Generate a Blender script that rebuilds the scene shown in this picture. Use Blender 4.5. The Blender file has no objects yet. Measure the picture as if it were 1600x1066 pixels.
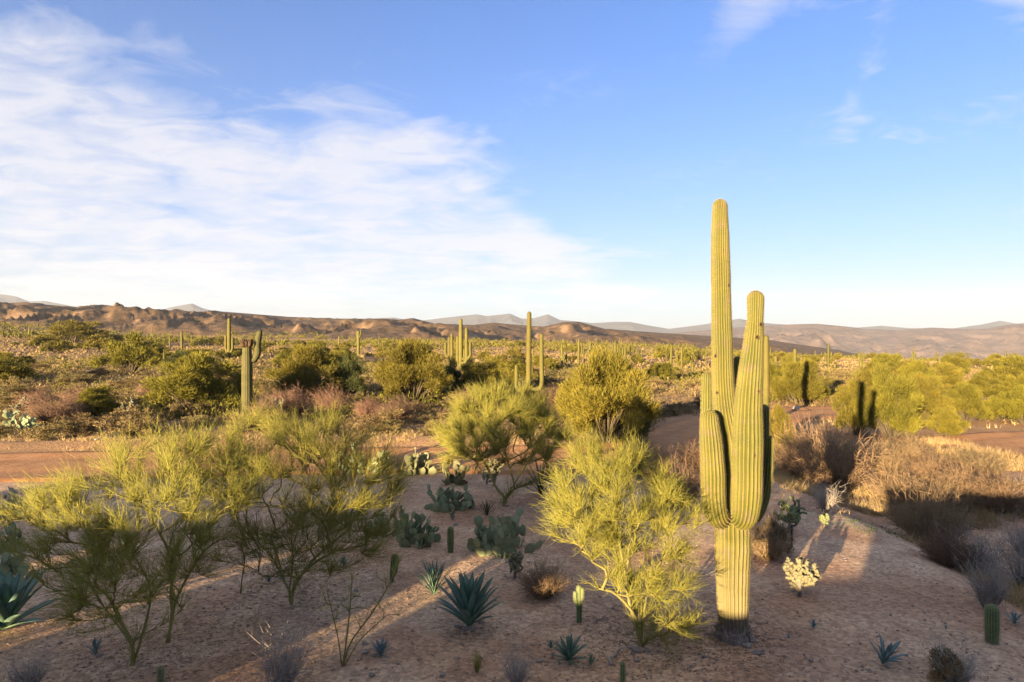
import bpy, math, random
import numpy as np
from mathutils import Vector, Matrix, Euler

# ------------------------------------------------------------------ camera, light, exposure
S = bpy.context.scene
COL = S.collection
CAM_H, FPX = 4.9, 1000.0            # eye height in metres, focal length in photo pixels (1600 wide)
SUN_AZ, SUN_EL = 33.0, 7.0          # light travels 33 deg to the right of the view, 7 deg down
cam = bpy.data.cameras.new('camera'); cam_o = bpy.data.objects.new('camera', cam); COL.objects.link(cam_o)
cam_o.location = (0, 0, CAM_H); cam_o.rotation_euler = (math.radians(90), 0, 0)
cam.sensor_width = 36; cam.lens = 36 * FPX / 1600; cam.clip_start = 0.1; cam.clip_end = 30000
S.camera = cam_o
S.view_settings.view_transform = 'Standard'; S.view_settings.look = 'None'
S.view_settings.gamma = 1; S.view_settings.use_curve_mapping = False
S.view_settings.exposure = 2.34
S.cycles.max_bounces = 6; S.cycles.diffuse_bounces = 3; S.cycles.volume_bounces = 0
S.cycles.transparent_max_bounces = 4; S.cycles.use_denoising = True

W = bpy.data.worlds.new('World'); S.world = W; W.use_nodes = True
def build_world():
    nt = W.node_tree; N = nt.nodes; L = nt.links
    bg = N['Background']; bg.inputs[1].default_value = 0.056
    sky = N.new('ShaderNodeTexSky'); sky.sky_type = 'NISHITA'; sky.sun_disc = False
    sky.dust_density = .3; sky.ozone_density = 4.0
    sky.sun_elevation = math.radians(SUN_EL); sky.sun_rotation = math.radians(180 + SUN_AZ)
    def math_(op, a, b=None, c=None, clamp=False):
        n = N.new('ShaderNodeMath'); n.operation = op; n.use_clamp = clamp
        for i, v in enumerate((a, b, c)):
            if v is None: continue
            if isinstance(v, (int, float)): n.inputs[i].default_value = v
            else: L.new(v, n.inputs[i])
        return n.outputs[0]
    def mix(fac, a, b, mode='MIX'):
        n = N.new('ShaderNodeMix'); n.data_type = 'RGBA'; n.blend_type = mode; n.clamp_factor = True
        for s, v in ((n.inputs[0], fac), (n.inputs[6], a), (n.inputs[7], b)):
            if isinstance(v, (int, float)): s.default_value = v
            elif isinstance(v, tuple): s.default_value = (*v, 1)
            else: L.new(v, s)
        return n.outputs[2]
    base = mix(1.0, sky.outputs[0], (.60, .90, 1.24), 'MULTIPLY')
    tc = N.new('ShaderNodeTexCoord'); sep = N.new('ShaderNodeSeparateXYZ'); L.new(tc.outputs['Generated'], sep.inputs[0])
    x, y, z = sep.outputs
    el = math_('ARCSINE', z)
    # cloud sheet: project the direction on a plane high above, so streaks converge naturally
    zz = math_('MAXIMUM', z, 0.02)
    zq = math_('ADD', zz, 0.12)
    cx = math_('DIVIDE', x, zq); cy = math_('DIVIDE', y, zq)
    cmb = N.new('ShaderNodeCombineXYZ'); L.new(cx, cmb.inputs[0]); L.new(cy, cmb.inputs[1])
    mp = N.new('ShaderNodeMapping'); mp.inputs['Rotation'].default_value = (0, 0, math.radians(-38)); mp.inputs['Scale'].default_value = (0.8, 1.15, 1)
    L.new(cmb.outputs[0], mp.inputs[0])
    def noise(src, sc, det, rough, dist, off=0):
        n = N.new('ShaderNodeTexNoise'); n.inputs['Scale'].default_value = sc; n.inputs['Detail'].default_value = det
        n.inputs['Roughness'].default_value = rough; n.inputs['Distortion'].default_value = dist
        m = N.new('ShaderNodeMapping'); m.inputs['Location'].default_value = (off, off * .7, 0); L.new(src, m.inputs[0]); L.new(m.outputs[0], n.inputs[0])
        return n.outputs[0]
    n1 = noise(mp.outputs[0], 1.3, 9, .58, .5, 1.3)
    n2 = noise(mp.outputs[0], 4.2, 9, .62, .9, 4.0)
    # broad banks of cirrus, placed in azimuth and elevation around the whole sky
    az = math_('ARCTAN2', x, y)
    def bank(a0, e0, wa, we, slope=0.0):
        da = math_('SUBTRACT', az, a0)
        e1 = math_('SUBTRACT', math_('SUBTRACT', el, e0), math_('MULTIPLY', da, slope))
        q = math_('ADD', math_('POWER', math_('ABSOLUTE', math_('DIVIDE', da, wa)), 2), math_('POWER', math_('ABSOLUTE', math_('DIVIDE', e1, we)), 2))
        return math_('EXPONENT', math_('MULTIPLY', q, -1))
    def half(v, k=.6): return math_('MULTIPLY', v, k)
    banks = [bank(-.64, .33, .30, .18, -.5), bank(-.16, .265, .16, .09, -.45), half(bank(-.48, .12, .5, .11)), bank(-.40, .20, .25, .07, -.2), half(bank(.335, .43, .075, .05, .3), .72), half(bank(.51, .355, .035, .06, 1.2), .72), bank(.70, .385, .11, .10, -.9),
             half(bank(.0, .15, .2, .06, -.4), .8), bank(-1.5, .5, .5, .3), bank(-2.4, .4, .5, .25), bank(1.9, .5, .5, .2), bank(2.9, .3, .4, .15)]  # the banks outside the view are added to whiten the ambient light
    tot = banks[0]
    for b in banks[1:]: tot = math_('ADD', tot, b)
    high = math_('MULTIPLY', math_('SUBTRACT', el, .52), 2.6, clamp=True)      # unseen cirrus overhead, added to brighten the ambient light
    tot = math_('MINIMUM', math_('ADD', tot, math_('MULTIPLY', high, 1.0)), 1.0)
    nn = math_('ADD', math_('MULTIPLY', n1, .5), math_('MULTIPLY', n2, .5))
    den = math_('MULTIPLY', math_('ADD', math_('MULTIPLY', math_('SUBTRACT', nn, .5), 4.6), math_('SUBTRACT', math_('MULTIPLY', tot, 1.12), .36)), 1.0, clamp=True)
    n3 = noise(mp.outputs[0], 9.0, 8, .65, 1.2, 9.0)
    wis = math_('MULTIPLY', math_('SUBTRACT', n3, .50), 1.6, clamp=True)
    wis = math_('MULTIPLY', wis, math_('MULTIPLY', math_('SUBTRACT', n1, .47), 4.0, clamp=True))
    fac = math_('MINIMUM', math_('ADD', math_('MULTIPLY', den, .80), math_('MULTIPLY', wis, .8)), .9)
    # thin veil that thickens towards the horizon, all round
    veil = math_('EXPONENT', math_('MULTIPLY', math_('MAXIMUM', el, 0), -5.4))
    veil = math_('MULTIPLY', veil, .86)
    c0 = mix(veil, base, (2.12, 2.26, 2.52))
    c1 = mix(fac, c0, (2.95, 3.0, 3.25))
    L.new(c1, bg.inputs[0])
build_world()
sun = bpy.data.lights.new('sun', 'SUN'); sun.energy = 5.0; sun.angle = math.radians(0.53); sun.color = (1.0, 0.75, 0.44)
sun_o = bpy.data.objects.new('sun', sun); COL.objects.link(sun_o)
_a, _e = math.radians(SUN_AZ), math.radians(SUN_EL)
sdir = Vector((math.sin(_a) * math.cos(_e), math.cos(_a) * math.cos(_e), -math.sin(_e)))
sun_o.rotation_euler = sdir.to_track_quat('-Z', 'Y').to_euler(); sun_o.location = (-40, -60, 40)

# ------------------------------------------------------------------ helpers
RNG = np.random.default_rng(7)
def sm(a, b, x):
    t = np.clip((np.asarray(x, float) - a) / (b - a), 0, 1); return t * t * (3 - 2 * t)
def _hash(ix, iy, seed):
    n = (ix.astype(np.int64) * 374761393 + iy.astype(np.int64) * 668265263 + seed * 974634777) & 0x7fffffff
    n = ((n ^ (n >> 13)) * 1274126177) & 0x7fffffff
    n = (n ^ (n >> 16)) & 0xffff
    return n / 65535.0
def vn(x, y, seed=0):
    x = np.asarray(x, float); y = np.asarray(y, float)
    ix = np.floor(x); iy = np.floor(y); fx = x - ix; fy = y - iy
    ux = fx * fx * fx * (fx * (fx * 6 - 15) + 10); uy = fy * fy * fy * (fy * (fy * 6 - 15) + 10)
    a = _hash(ix, iy, seed); b = _hash(ix + 1, iy, seed); c = _hash(ix, iy + 1, seed); d = _hash(ix + 1, iy + 1, seed)
    return (a + (b - a) * ux) * (1 - uy) + (c + (d - c) * ux) * uy
def fbm(x, y, o=4, seed=0, g=.5):
    s = 0; a = 1; t = 0
    for i in range(o):
        s = s + a * (vn(x * 2**i, y * 2**i, seed + i * 17) * 2 - 1); t += a; a *= g
    return s / t
def ridged(x, y, o=4, seed=0):
    s = 0; a = 1; t = 0
    for i in range(o):
        s = s + a * (1 - np.abs(vn(x * 2**i, y * 2**i, seed + i * 17) * 2 - 1)); t += a; a *= .5
    return s / t

ROAD = np.array([(-70, 20), (-40, 24), (-20.8, 26), (-12, 27), (-4.3, 27.6), (1.2, 27.6), (5.4, 29.2), (9.8, 33.8), (14.5, 40), (22, 44.5), (36, 48), (60, 62), (95, 100)], float)
TRACK = np.array([(70, 92), (48, 110), (34, 120), (24, 146), (-5, 175), (-60, 210)], float)
def catmull(P, n):
    P = np.asarray(P, float); m = len(P); Q = np.vstack([2 * P[0] - P[1], P, 2 * P[-1] - P[-2]])
    t = np.linspace(0, m - 1 - 1e-9, n); i = t.astype(int); f = (t - i)[:, None]
    a, b, c, d = Q[i], Q[i + 1], Q[i + 2], Q[i + 3]
    return .5 * (2 * b + (c - a) * f + (2 * a - 5 * b + 4 * c - d) * f**2 + (3 * b - a - 3 * c + d) * f**3)
ROADC = catmull(ROAD, 240); TRACKC = catmull(TRACK, 60)
def road_dist(x, y):
    x = np.asarray(x, float); y = np.asarray(y, float); sh = x.shape
    q = np.stack([x.ravel(), y.ravel()], 1); out = np.full(len(q), 1e9)
    near = (np.abs(q[:, 0]) < 130) & (q[:, 1] > 5) & (q[:, 1] < 130)
    idx = np.nonzero(near)[0]
    for k in range(0, len(idx), 20000):
        j = idx[k:k + 20000]
        out[j] = np.sqrt(((q[j, None, :] - ROADC[None, :, :])**2).sum(2)).min(1)
    return out.reshape(sh)
def height(x, y):
    x = np.asarray(x, float); y = np.asarray(y, float)
    d = np.hypot(x, y)
    yy = np.maximum(y, 1.0); t = np.clip(x / yy, -1.15, 1.15)
    g = np.clip((y - 40) / 410, 0, 1.25)**1.3
    far = g * (1.5 - 14.5 * t)
    drop = -np.minimum(.03 * np.maximum(y - 220, 0), 92) * sm(.22, .5, t)
    rm = 1 - .85 * np.exp(-(road_dist(x, y) / 4.5)**2)
    und = .10 * fbm(x / 5, y / 5, 3, 3) * sm(6, 12, y) * rm + .9 * fbm(x / 38, y / 38, 3, 9) * sm(32, 90, d) * rm
    und = und + 5.0 * fbm(x / 190, y / 190, 3, 21) * sm(150, 420, d)
    wash = -.75 * sm(8.6, 11.5, x + .5 * fbm(y / 4, x * 0, 2, 5)) * (1 - sm(13.5, 18, x + .04 * y)) * sm(3, 8, y) * (1 - sm(27, 36, y))
    berm = .35 * np.exp(-((road_dist(x, y) - 4.3) / 1.0)**2) * (y > 30) * (x < 2)
    mound = -.25 * sm(14, 23, y) * (x < 9) * (1 - sm(24, 40, y))
    return far + drop + und + wash + berm + mound
def gz(x, y): return float(height(np.array([x]), np.array([y]))[0])
_D = np.concatenate([np.arange(6, 60, .1), np.arange(60, 300, .5), np.arange(300, 900, 2)])
def gp(px, py):
    """photo pixel -> point on the ground"""
    X = (px - 800) / FPX * _D; Z = CAM_H - (py - 533) / FPX * _D
    hit = np.nonzero(Z <= height(X, _D))[0]
    i = hit[0] if len(hit) else len(_D) - 1
    return Vector((X[i], _D[i], gz(X[i], _D[i])))
def wp(px, py, d): return Vector(((px - 800) / FPX * d, d, CAM_H - (py - 533) / FPX * d))

class Geo:
    def __init__(s): s.V = []; s.F3 = []; s.F4 = []; s.T = []; s.n = 0
    def add(s, v, f3=None, f4=None, tint=None):
        v = np.asarray(v, float).reshape(-1, 3)
        s.V.append(v); s.T.append(np.broadcast_to(np.asarray(0.5 if tint is None else tint, float), (len(v),)))
        if f3 is not None and len(f3): s.F3.append(np.asarray(f3, np.int64) + s.n)
        if f4 is not None and len(f4): s.F4.append(np.asarray(f4, np.int64) + s.n)
        s.n += len(v)
    def mesh(s, name, mat, smooth=False):
        me = bpy.data.meshes.new(name)
        V = np.concatenate(s.V); f3 = np.concatenate(s.F3) if s.F3 else np.zeros((0, 3), int); f4 = np.concatenate(s.F4) if s.F4 else np.zeros((0, 4), int)
        me.vertices.add(len(V)); me.vertices.foreach_set('co', V.astype(np.float32).ravel())
        nl = f3.size + f4.size; me.loops.add(nl)
        me.loops.foreach_set('vertex_index', np.concatenate([f3.ravel(), f4.ravel()]).astype(np.int32))
        npoly = len(f3) + len(f4); me.polygons.add(npoly)
        st = np.concatenate([np.arange(len(f3)) * 3, f3.size + np.arange(len(f4)) * 4]).astype(np.int32)
        me.polygons.foreach_set('loop_start', st)
        if smooth: me.polygons.foreach_set('use_smooth', np.ones(npoly, bool))
        a = me.attributes.new('tint', 'FLOAT', 'POINT'); a.data.foreach_set('value', np.concatenate(s.T).astype(np.float32))
        me.update(calc_edges=True); me.materials.append(mat)
        return me
def obj(name, me, parent=None, loc=None):
    o = bpy.data.objects.new(name, me); COL.objects.link(o)
    if parent is not None: o.parent = parent
    if loc is not None: o.location = loc
    return o
def tag(o, label=None, cat=None, group=None, kind=None):
    if label: o['label'] = label
    if cat: o['category'] = cat
    if group: o['group'] = group
    if kind: o['kind'] = kind
    return o
def empty(name, loc, rz=0, sc=1):
    o = bpy.data.objects.new(name, None); COL.objects.link(o); o.location = loc; o.rotation_euler = (0, 0, rz); o.scale = (sc, sc, sc); return o
def unit(v):
    v = np.asarray(v, float); return v / np.maximum(np.linalg.norm(v, axis=-1, keepdims=True), 1e-9)
def rand_unit(rng, n): return unit(rng.normal(size=(n, 3)))
def strands(G, P, D, L, r, tint=.5, bend=None):
    """thin tapering spikes, three triangles each; with bend, six more and a mid ring"""
    P = np.asarray(P, float); n = len(P); D = unit(D); L = np.broadcast_to(L, (n,)); r = np.broadcast_to(r, (n,)); tint = np.broadcast_to(tint, (n,))
    ref = np.where(np.abs(D[:, 2:3]) < .9, np.array([[0, 0, 1.]]), np.array([[1., 0, 0]]))
    e1 = unit(np.cross(D, ref)); e2 = np.cross(D, e1)
    ring = [P + r[:, None] * (math.cos(a) * e1 + math.sin(a) * e2) for a in (0, 2.094, 4.189)]
    if bend is None:
        V = np.stack(ring + [P + D * L[:, None]], 1); b = np.arange(n)[:, None] * 4
        F = np.concatenate([b + np.array([[0, 1, 3]]), b + np.array([[1, 2, 3]]), b + np.array([[2, 0, 3]])])
        G.add(V.reshape(-1, 3), F, None, np.repeat(tint, 4))
    else:
        M = P + D * L[:, None] * .5
        mid = [M + .7 * (q - P) for q in ring]
        tip = P + D * L[:, None] * .9 + bend * L[:, None]
        V = np.stack(ring + mid + [tip], 1); b = np.arange(n)[:, None] * 7
        F4 = np.concatenate([b + np.array([q]) for q in ([0, 1, 4, 3], [1, 2, 5, 4], [2, 0, 3, 5])])
        F3 = np.concatenate([b + np.array([q]) for q in ([3, 4, 6], [4, 5, 6], [5, 3, 6])])
        G.add(V.reshape(-1, 3), F3, F4, np.repeat(tint, 7))
def blades(G, P, D, L, w, tint=.5, droop=0.0):
    """slim leaf blades, one triangle each"""
    P = np.asarray(P, float); n = len(P); D = unit(D); L = np.broadcast_to(L, (n,)); w = np.broadcast_to(w, (n,)) * 1.45; tint = np.broadcast_to(tint, (n,))
    e1 = unit(np.cross(D, rand_unit(RNG, n))); tip = P + D * L[:, None]; tip[:, 2] -= droop * L
    V = np.stack([P - e1 * w[:, None] * .5, P + e1 * w[:, None] * .5, tip], 1)
    G.add(V.reshape(-1, 3), np.arange(3 * n).reshape(-1, 3), None, np.repeat(tint, 3))
def tube(G, pts, rad, sides=6, tint=.5, cap=True, rough=0, rng=RNG):
    pts = np.asarray(pts, float); n = len(pts); rad = np.broadcast_to(rad, (n,)).astype(float)
    T = unit(np.gradient(pts, axis=0)); ref = np.array([1., 0, 0]) if abs(T[0][0]) < .8 else np.array([0, 1., 0])
    e = np.zeros((n, 3)); u = unit(np.cross(T[0], ref))
    for i in range(n):
        u = unit(u - T[i] * np.dot(u, T[i])); e[i] = u
    f = np.cross(T, e); a = np.arange(sides) / sides * 2 * math.pi
    R = rad[:, None] * (1 + rough * rng.normal(size=(n, sides))) if rough else np.repeat(rad[:, None], sides, 1)
    V = pts[:, None, :] + R[:, :, None] * (np.cos(a)[None, :, None] * e[:, None, :] + np.sin(a)[None, :, None] * f[:, None, :])
    k = np.arange(n - 1)[:, None] * sides; j = np.arange(sides)[None, :]; j2 = (j + 1) % sides
    F4 = np.stack([k + j, k + j2, k + sides + j2, k + sides + j], -1).reshape(-1, 4)
    V = V.reshape(-1, 3); F3 = []
    if cap:
        V = np.vstack([V, pts[0], pts[-1]]); c0 = n * sides; c1 = c0 + 1; jj = np.arange(sides); j3 = (jj + 1) % sides
        F3 = np.concatenate([np.stack([j3, jj, np.full(sides, c0)], 1), np.stack([(n - 1) * sides + jj, (n - 1) * sides + j3, np.full(sides, c1)], 1)])
    G.add(V, F3, F4, tint)
def box(G, c, s, rz=0, tint=.5):
    v = np.array([(x, y, z) for x in (-.5, .5) for y in (-.5, .5) for z in (-.5, .5)]) * np.array(s)
    ca, sa = math.cos(rz), math.sin(rz); v = np.stack([v[:, 0] * ca - v[:, 1] * sa, v[:, 0] * sa + v[:, 1] * ca, v[:, 2]], 1) + np.array(c)
    G.add(v, None, [(0, 1, 3, 2), (4, 6, 7, 5), (0, 4, 5, 1), (2, 3, 7, 6), (0, 2, 6, 4), (1, 5, 7, 3)], tint)
def grid_faces(nu, nv):
    i = np.arange(nu - 1)[:, None] * nv; j = np.arange(nv - 1)[None, :]
    return np.stack([i + j, i + nv + j, i + nv + j + 1, i + j + 1], -1).reshape(-1, 4)

# ------------------------------------------------------------------ materials
def material(name, cols, scale=4.0, rough=.85, tint_cols=None, rand=.0, bump=0.0, bscale=None, detail=6, coord='Object', spec=.2, second=None, steep=None):
    """noise-mixed colour (cols), optional colour by the 'tint' vertex value (tint_cols), per-object value shift (rand)"""
    m = bpy.data.materials.new(name); m.use_nodes = True; nt = m.node_tree; N = nt.nodes; L = nt.links
    p = N['Principled BSDF']; p.inputs['Roughness'].default_value = rough; p.inputs['Specular IOR Level'].default_value = spec
    tc = N.new('ShaderNodeTexCoord'); src = tc.outputs[coord]
    if coord == 'World':
        pass
    no = N.new('ShaderNodeTexNoise'); no.inputs['Scale'].default_value = scale; no.inputs['Detail'].default_value = detail; no.inputs['Roughness'].default_value = .62
    L.new(src, no.inputs[0])
    def ramp(fac, cs, lo=.3, hi=.7):
        r = N.new('ShaderNodeValToRGB'); L.new(fac, r.inputs[0]); e = r.color_ramp.elements
        for i, c in enumerate(cs):
            pos = lo + (hi - lo) * i / max(1, len(cs) - 1)
            if i < 2: e[i].position = pos; e[i].color = (*c, 1)
            else: q = e.new(pos); q.color = (*c, 1)
        return r.outputs[0]
    def mix(fac, a, b, mode='MIX'):
        n = N.new('ShaderNodeMix'); n.data_type = 'RGBA'; n.blend_type = mode
        for s_, v in ((n.inputs[0], fac), (n.inputs[6], a), (n.inputs[7], b)):
            if isinstance(v, (int, float)): s_.default_value = v
            elif isinstance(v, tuple): s_.default_value = (*v, 1)
            else: L.new(v, s_)
        return n.outputs[2]
    c = ramp(no.outputs[0], cols)
    if second:                                    # (scale, colour, low, high, strength): a second, larger pattern
        sc2, col2, lo, hi, st = second
        n2 = N.new('ShaderNodeTexNoise'); n2.inputs['Scale'].default_value = sc2; n2.inputs['Detail'].default_value = 5; L.new(src, n2.inputs[0])
        f = N.new('ShaderNodeMapRange'); f.inputs[1].default_value = lo; f.inputs[2].default_value = hi; f.inputs[4].default_value = st; L.new(n2.outputs[0], f.inputs[0])
        c = mix(f.outputs[0], c, col2)
    if steep:                                     # (colour, normal z at full, normal z at none): bare faces where the slope is steep
        g = N.new('ShaderNodeNewGeometry'); sp = N.new('ShaderNodeSeparateXYZ'); L.new(g.outputs['Normal'], sp.inputs[0])
        f = N.new('ShaderNodeMapRange'); f.inputs[1].default_value = steep[2]; f.inputs[2].default_value = steep[1]; L.new(sp.outputs[2], f.inputs[0])
        c = mix(f.outputs[0], c, steep[0])
    if tint_cols:
        at = N.new('ShaderNodeAttribute'); at.attribute_name = 'tint'
        t = ramp(at.outputs['Fac'], tint_cols, 0.0, 1.0); c = mix(1.0, c, t, 'MULTIPLY')
    if rand:
        oi = N.new('ShaderNodeObjectInfo'); mr = N.new('ShaderNodeMapRange'); mr.inputs[3].default_value = 1 - rand; mr.inputs[4].default_value = 1 + rand
        L.new(oi.outputs['Random'], mr.inputs[0])
        hs = N.new('ShaderNodeHueSaturation'); L.new(mr.outputs[0], hs.inputs['Value']); L.new(c, hs.inputs['Color'])
        m2 = N.new('ShaderNodeMapRange'); m2.inputs[3].default_value = .5 - rand * .07; m2.inputs[4].default_value = .5 + rand * .07
        wn = N.new('ShaderNodeMath'); wn.operation = 'FRACT'; mu = N.new('ShaderNodeMath'); mu.operation = 'MULTIPLY'; mu.inputs[1].default_value = 7.31
        L.new(oi.outputs['Random'], mu.inputs[0]); L.new(mu.outputs[0], wn.inputs[0]); L.new(wn.outputs[0], m2.inputs[0]); L.new(m2.outputs[0], hs.inputs['Hue'])
        c = hs.outputs[0]
    L.new(c, p.inputs['Base Color'])
    if bump:
        nb = N.new('ShaderNodeTexNoise'); nb.inputs['Scale'].default_value = bscale or scale * 3; nb.inputs['Detail'].default_value = 8; nb.inputs['Roughness'].default_value = .7; L.new(src, nb.inputs[0])
        b = N.new('ShaderNodeBump'); b.inputs['Strength'].default_value = 1; b.inputs['Distance'].default_value = bump; L.new(nb.outputs[0], b.inputs['Height']); L.new(b.outputs[0], p.inputs['Normal'])
    return m
W3 = (1, 1, 1)
M = {}
def ground_material():
    m = material('desert_ground', [(.35, .232, .148), (.50, .338, .215), (.58, .41, .268)], 1.1, .95, bump=.07, bscale=7, second=(.09, (.46, .25, .125), .45, .62, .5))
    nt = m.node_tree; N = nt.nodes; L = nt.links; p = N['Principled BSDF']
    prev = p.inputs['Base Color'].links[0].from_socket
    tc = N.new('ShaderNodeTexCoord')
    def mixc(fac, a, col):
        n = N.new('ShaderNodeMix'); n.data_type = 'RGBA'; L.new(fac, n.inputs[0]); L.new(a, n.inputs[6]); n.inputs[7].default_value = (*col, 1); return n.outputs[2]
    def msk(sc, lo, hi, st, det=6):
        n = N.new('ShaderNodeTexNoise'); n.inputs['Scale'].default_value = sc; n.inputs['Detail'].default_value = det; n.inputs['Roughness'].default_value = .6; L.new(tc.outputs['Object'], n.inputs[0])
        f = N.new('ShaderNodeMapRange'); f.inputs[1].default_value = lo; f.inputs[2].default_value = hi; f.inputs[4].default_value = st; L.new(n.outputs[0], f.inputs[0]); return f.outputs[0]
    prev = mixc(msk(.38, .46, .60, .8), prev, (.34, .19, .108))          # finer reddish soil showing through the gravel
    # beyond the yard the gravel ends and bare reddish earth begins
    sx = N.new('ShaderNodeSeparateXYZ'); L.new(tc.outputs['Object'], sx.inputs[0]); ad = N.new('ShaderNodeMath'); ad.operation = 'MULTIPLY_ADD'; ad.inputs[1].default_value = 6; L.new(msk(.2, 0, 1, 1), ad.inputs[0]); L.new(sx.outputs[1], ad.inputs[2])
    zf = N.new('ShaderNodeMapRange'); zf.inputs[1].default_value = 25; zf.inputs[2].default_value = 31; zf.inputs[4].default_value = .92; L.new(ad.outputs[0], zf.inputs[0])
    earth = N.new('ShaderNodeMix'); earth.data_type = 'RGBA'; L.new(msk(.25, .35, .65, 1), earth.inputs[0]); earth.inputs[6].default_value = (.22, .13, .062, 1); earth.inputs[7].default_value = (.38, .22, .105, 1)
    zm = N.new('ShaderNodeMix'); zm.data_type = 'RGBA'; L.new(zf.outputs[0], zm.inputs[0]); L.new(prev, zm.inputs[6]); L.new(earth.outputs[2], zm.inputs[7]); prev = zm.outputs[2]
    v = N.new('ShaderNodeTexVoronoi'); v.inputs['Scale'].default_value = 17; v.inputs['Randomness'].default_value = 1; L.new(tc.outputs['Object'], v.inputs[0])
    # gravel: every cell its own stone colour
    sp = N.new('ShaderNodeSeparateColor'); L.new(v.outputs['Color'], sp.inputs[0])
    mr = N.new('ShaderNodeMapRange'); mr.inputs[3].default_value = .62; mr.inputs[4].default_value = 1.35; L.new(sp.outputs[0], mr.inputs[0])
    cm = N.new('ShaderNodeCombineColor')
    for i in range(3): L.new(mr.outputs[0], cm.inputs[i])
    mx = N.new('ShaderNodeMix'); mx.data_type = 'RGBA'; mx.blend_type = 'MULTIPLY'; mx.inputs[0].default_value = .8; L.new(prev, mx.inputs[6]); L.new(cm.outputs[0], mx.inputs[7])
    L.new(mx.outputs[2], p.inputs['Base Color'])
    b0 = p.inputs['Normal'].links[0].from_node
    b = N.new('ShaderNodeBump'); b.inputs['Distance'].default_value = .012; b.inputs['Strength'].default_value = .9; b.invert = True
    L.new(v.outputs['Distance'], b.inputs['Height']); L.new(b0.outputs[0], b.inputs['Normal']); L.new(b.outputs[0], p.inputs['Normal'])
    return m
M['ground'] = ground_material()
M['road'] = material('road_dirt', [(.30, .148, .062), (.375, .19, .083), (.43, .23, .108)], 1.6, .95, bump=.03, bscale=7, tint_cols=[(.72, .68, .66), W3])
M['bluff'] = material('bluff_earth', [(.032, .026, .012), (.105, .064, .035), (.160, .098, .056)], .16, .95, detail=8, bump=1.6, bscale=.14, steep=((.18, .118, .072), .72, .88))
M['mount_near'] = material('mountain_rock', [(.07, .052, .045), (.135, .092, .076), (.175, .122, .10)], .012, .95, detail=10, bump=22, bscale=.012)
M['mount_far'] = material('hazed_far_rock', [(.055, .060, .072), (.085, .088, .10)], .004, .95, detail=8, bump=18, bscale=.008)  # blue-grey of distant haze put into the rock colour
M['twig'] = material('palo_verde_twigs', [(.170, .165, .030), (.225, .208, .040)], 1.5, .7, tint_cols=[(.55, .6, .55), W3, (1.18, 1.1, .95)], rand=.08)
M['bark'] = material('palo_verde_bark', [(.17, .165, .05), (.25, .23, .075), (.19, .15, .075)], 9, .75, bump=.006, bscale=40, tint_cols=[(.6, .5, .45), W3])
M['leaf'] = material('bush_leaves', [(.105, .092, .012), (.15, .127, .017)], 1.2, .75, tint_cols=[(.6, .62, .6), W3, (1.2, 1.15, 1)], rand=.16)
M['leaf_dark'] = material('creosote_leaves', [(.05, .062, .016), (.08, .085, .021)], 1.2, .7, tint_cols=[(.6, .62, .6), W3], rand=.15)
M['stem'] = material('bush_stems', [(0.063, 0.049, 0.032), (0.105, 0.081, 0.049)], 8, .9)
M['sage'] = material('bursage_leaves', [(.135, .100, .042), (.20, .148, .066)], 3, .9, tint_cols=[(.6, .6, .62), W3, (1.2, 1.15, 1.05)], rand=.22)
M['redtwig'] = material('bare_red_twigs', [(.15, .088, .056), (.21, .128, .082)], 3, .9, tint_cols=[(.6, .6, .6), W3], rand=.18)
M['greytwig'] = material('dry_grey_twigs', [(.27, .23, .19), (.38, .33, .275)], 3, .9, tint_cols=[(.6, .6, .6), W3], rand=.12)
M['browntwig'] = material('dry_brown_twigs', [(.22, .15, .082), (.31, .21, .115)], 3, .9, tint_cols=[(.55, .55, .55), W3], rand=.15)
M['grass'] = material('dry_grass_blades', [(.29, .205, .095), (.37, .27, .13)], .6, .9, tint_cols=[(.6, .55, .5), W3, (1.1, 1.1, 1.1)])
M['greengrass'] = material('green_grass_blades', [(0.048, 0.080, 0.020), (0.072, 0.104, 0.024)], .6, .8)
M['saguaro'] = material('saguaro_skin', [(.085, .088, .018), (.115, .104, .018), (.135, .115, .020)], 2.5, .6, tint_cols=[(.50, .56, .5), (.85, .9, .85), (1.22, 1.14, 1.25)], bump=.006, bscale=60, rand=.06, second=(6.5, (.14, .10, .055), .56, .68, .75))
M['saguaro_old'] = material('weathered_saguaro_skin', [(.060, .058, .022), (.095, .085, .032)], 1.6, .8, tint_cols=[(.5, .55, .5), W3, (1.1, 1.05, 1.0)])
M['saguaro_far'] = material('distant_saguaro_skin', [(.085, .076, .017), (.115, .098, .022)], 1.0, .7, tint_cols=[(.55, .6, .55), W3, (1.15, 1.1, 1.1)], rand=.12)
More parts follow.
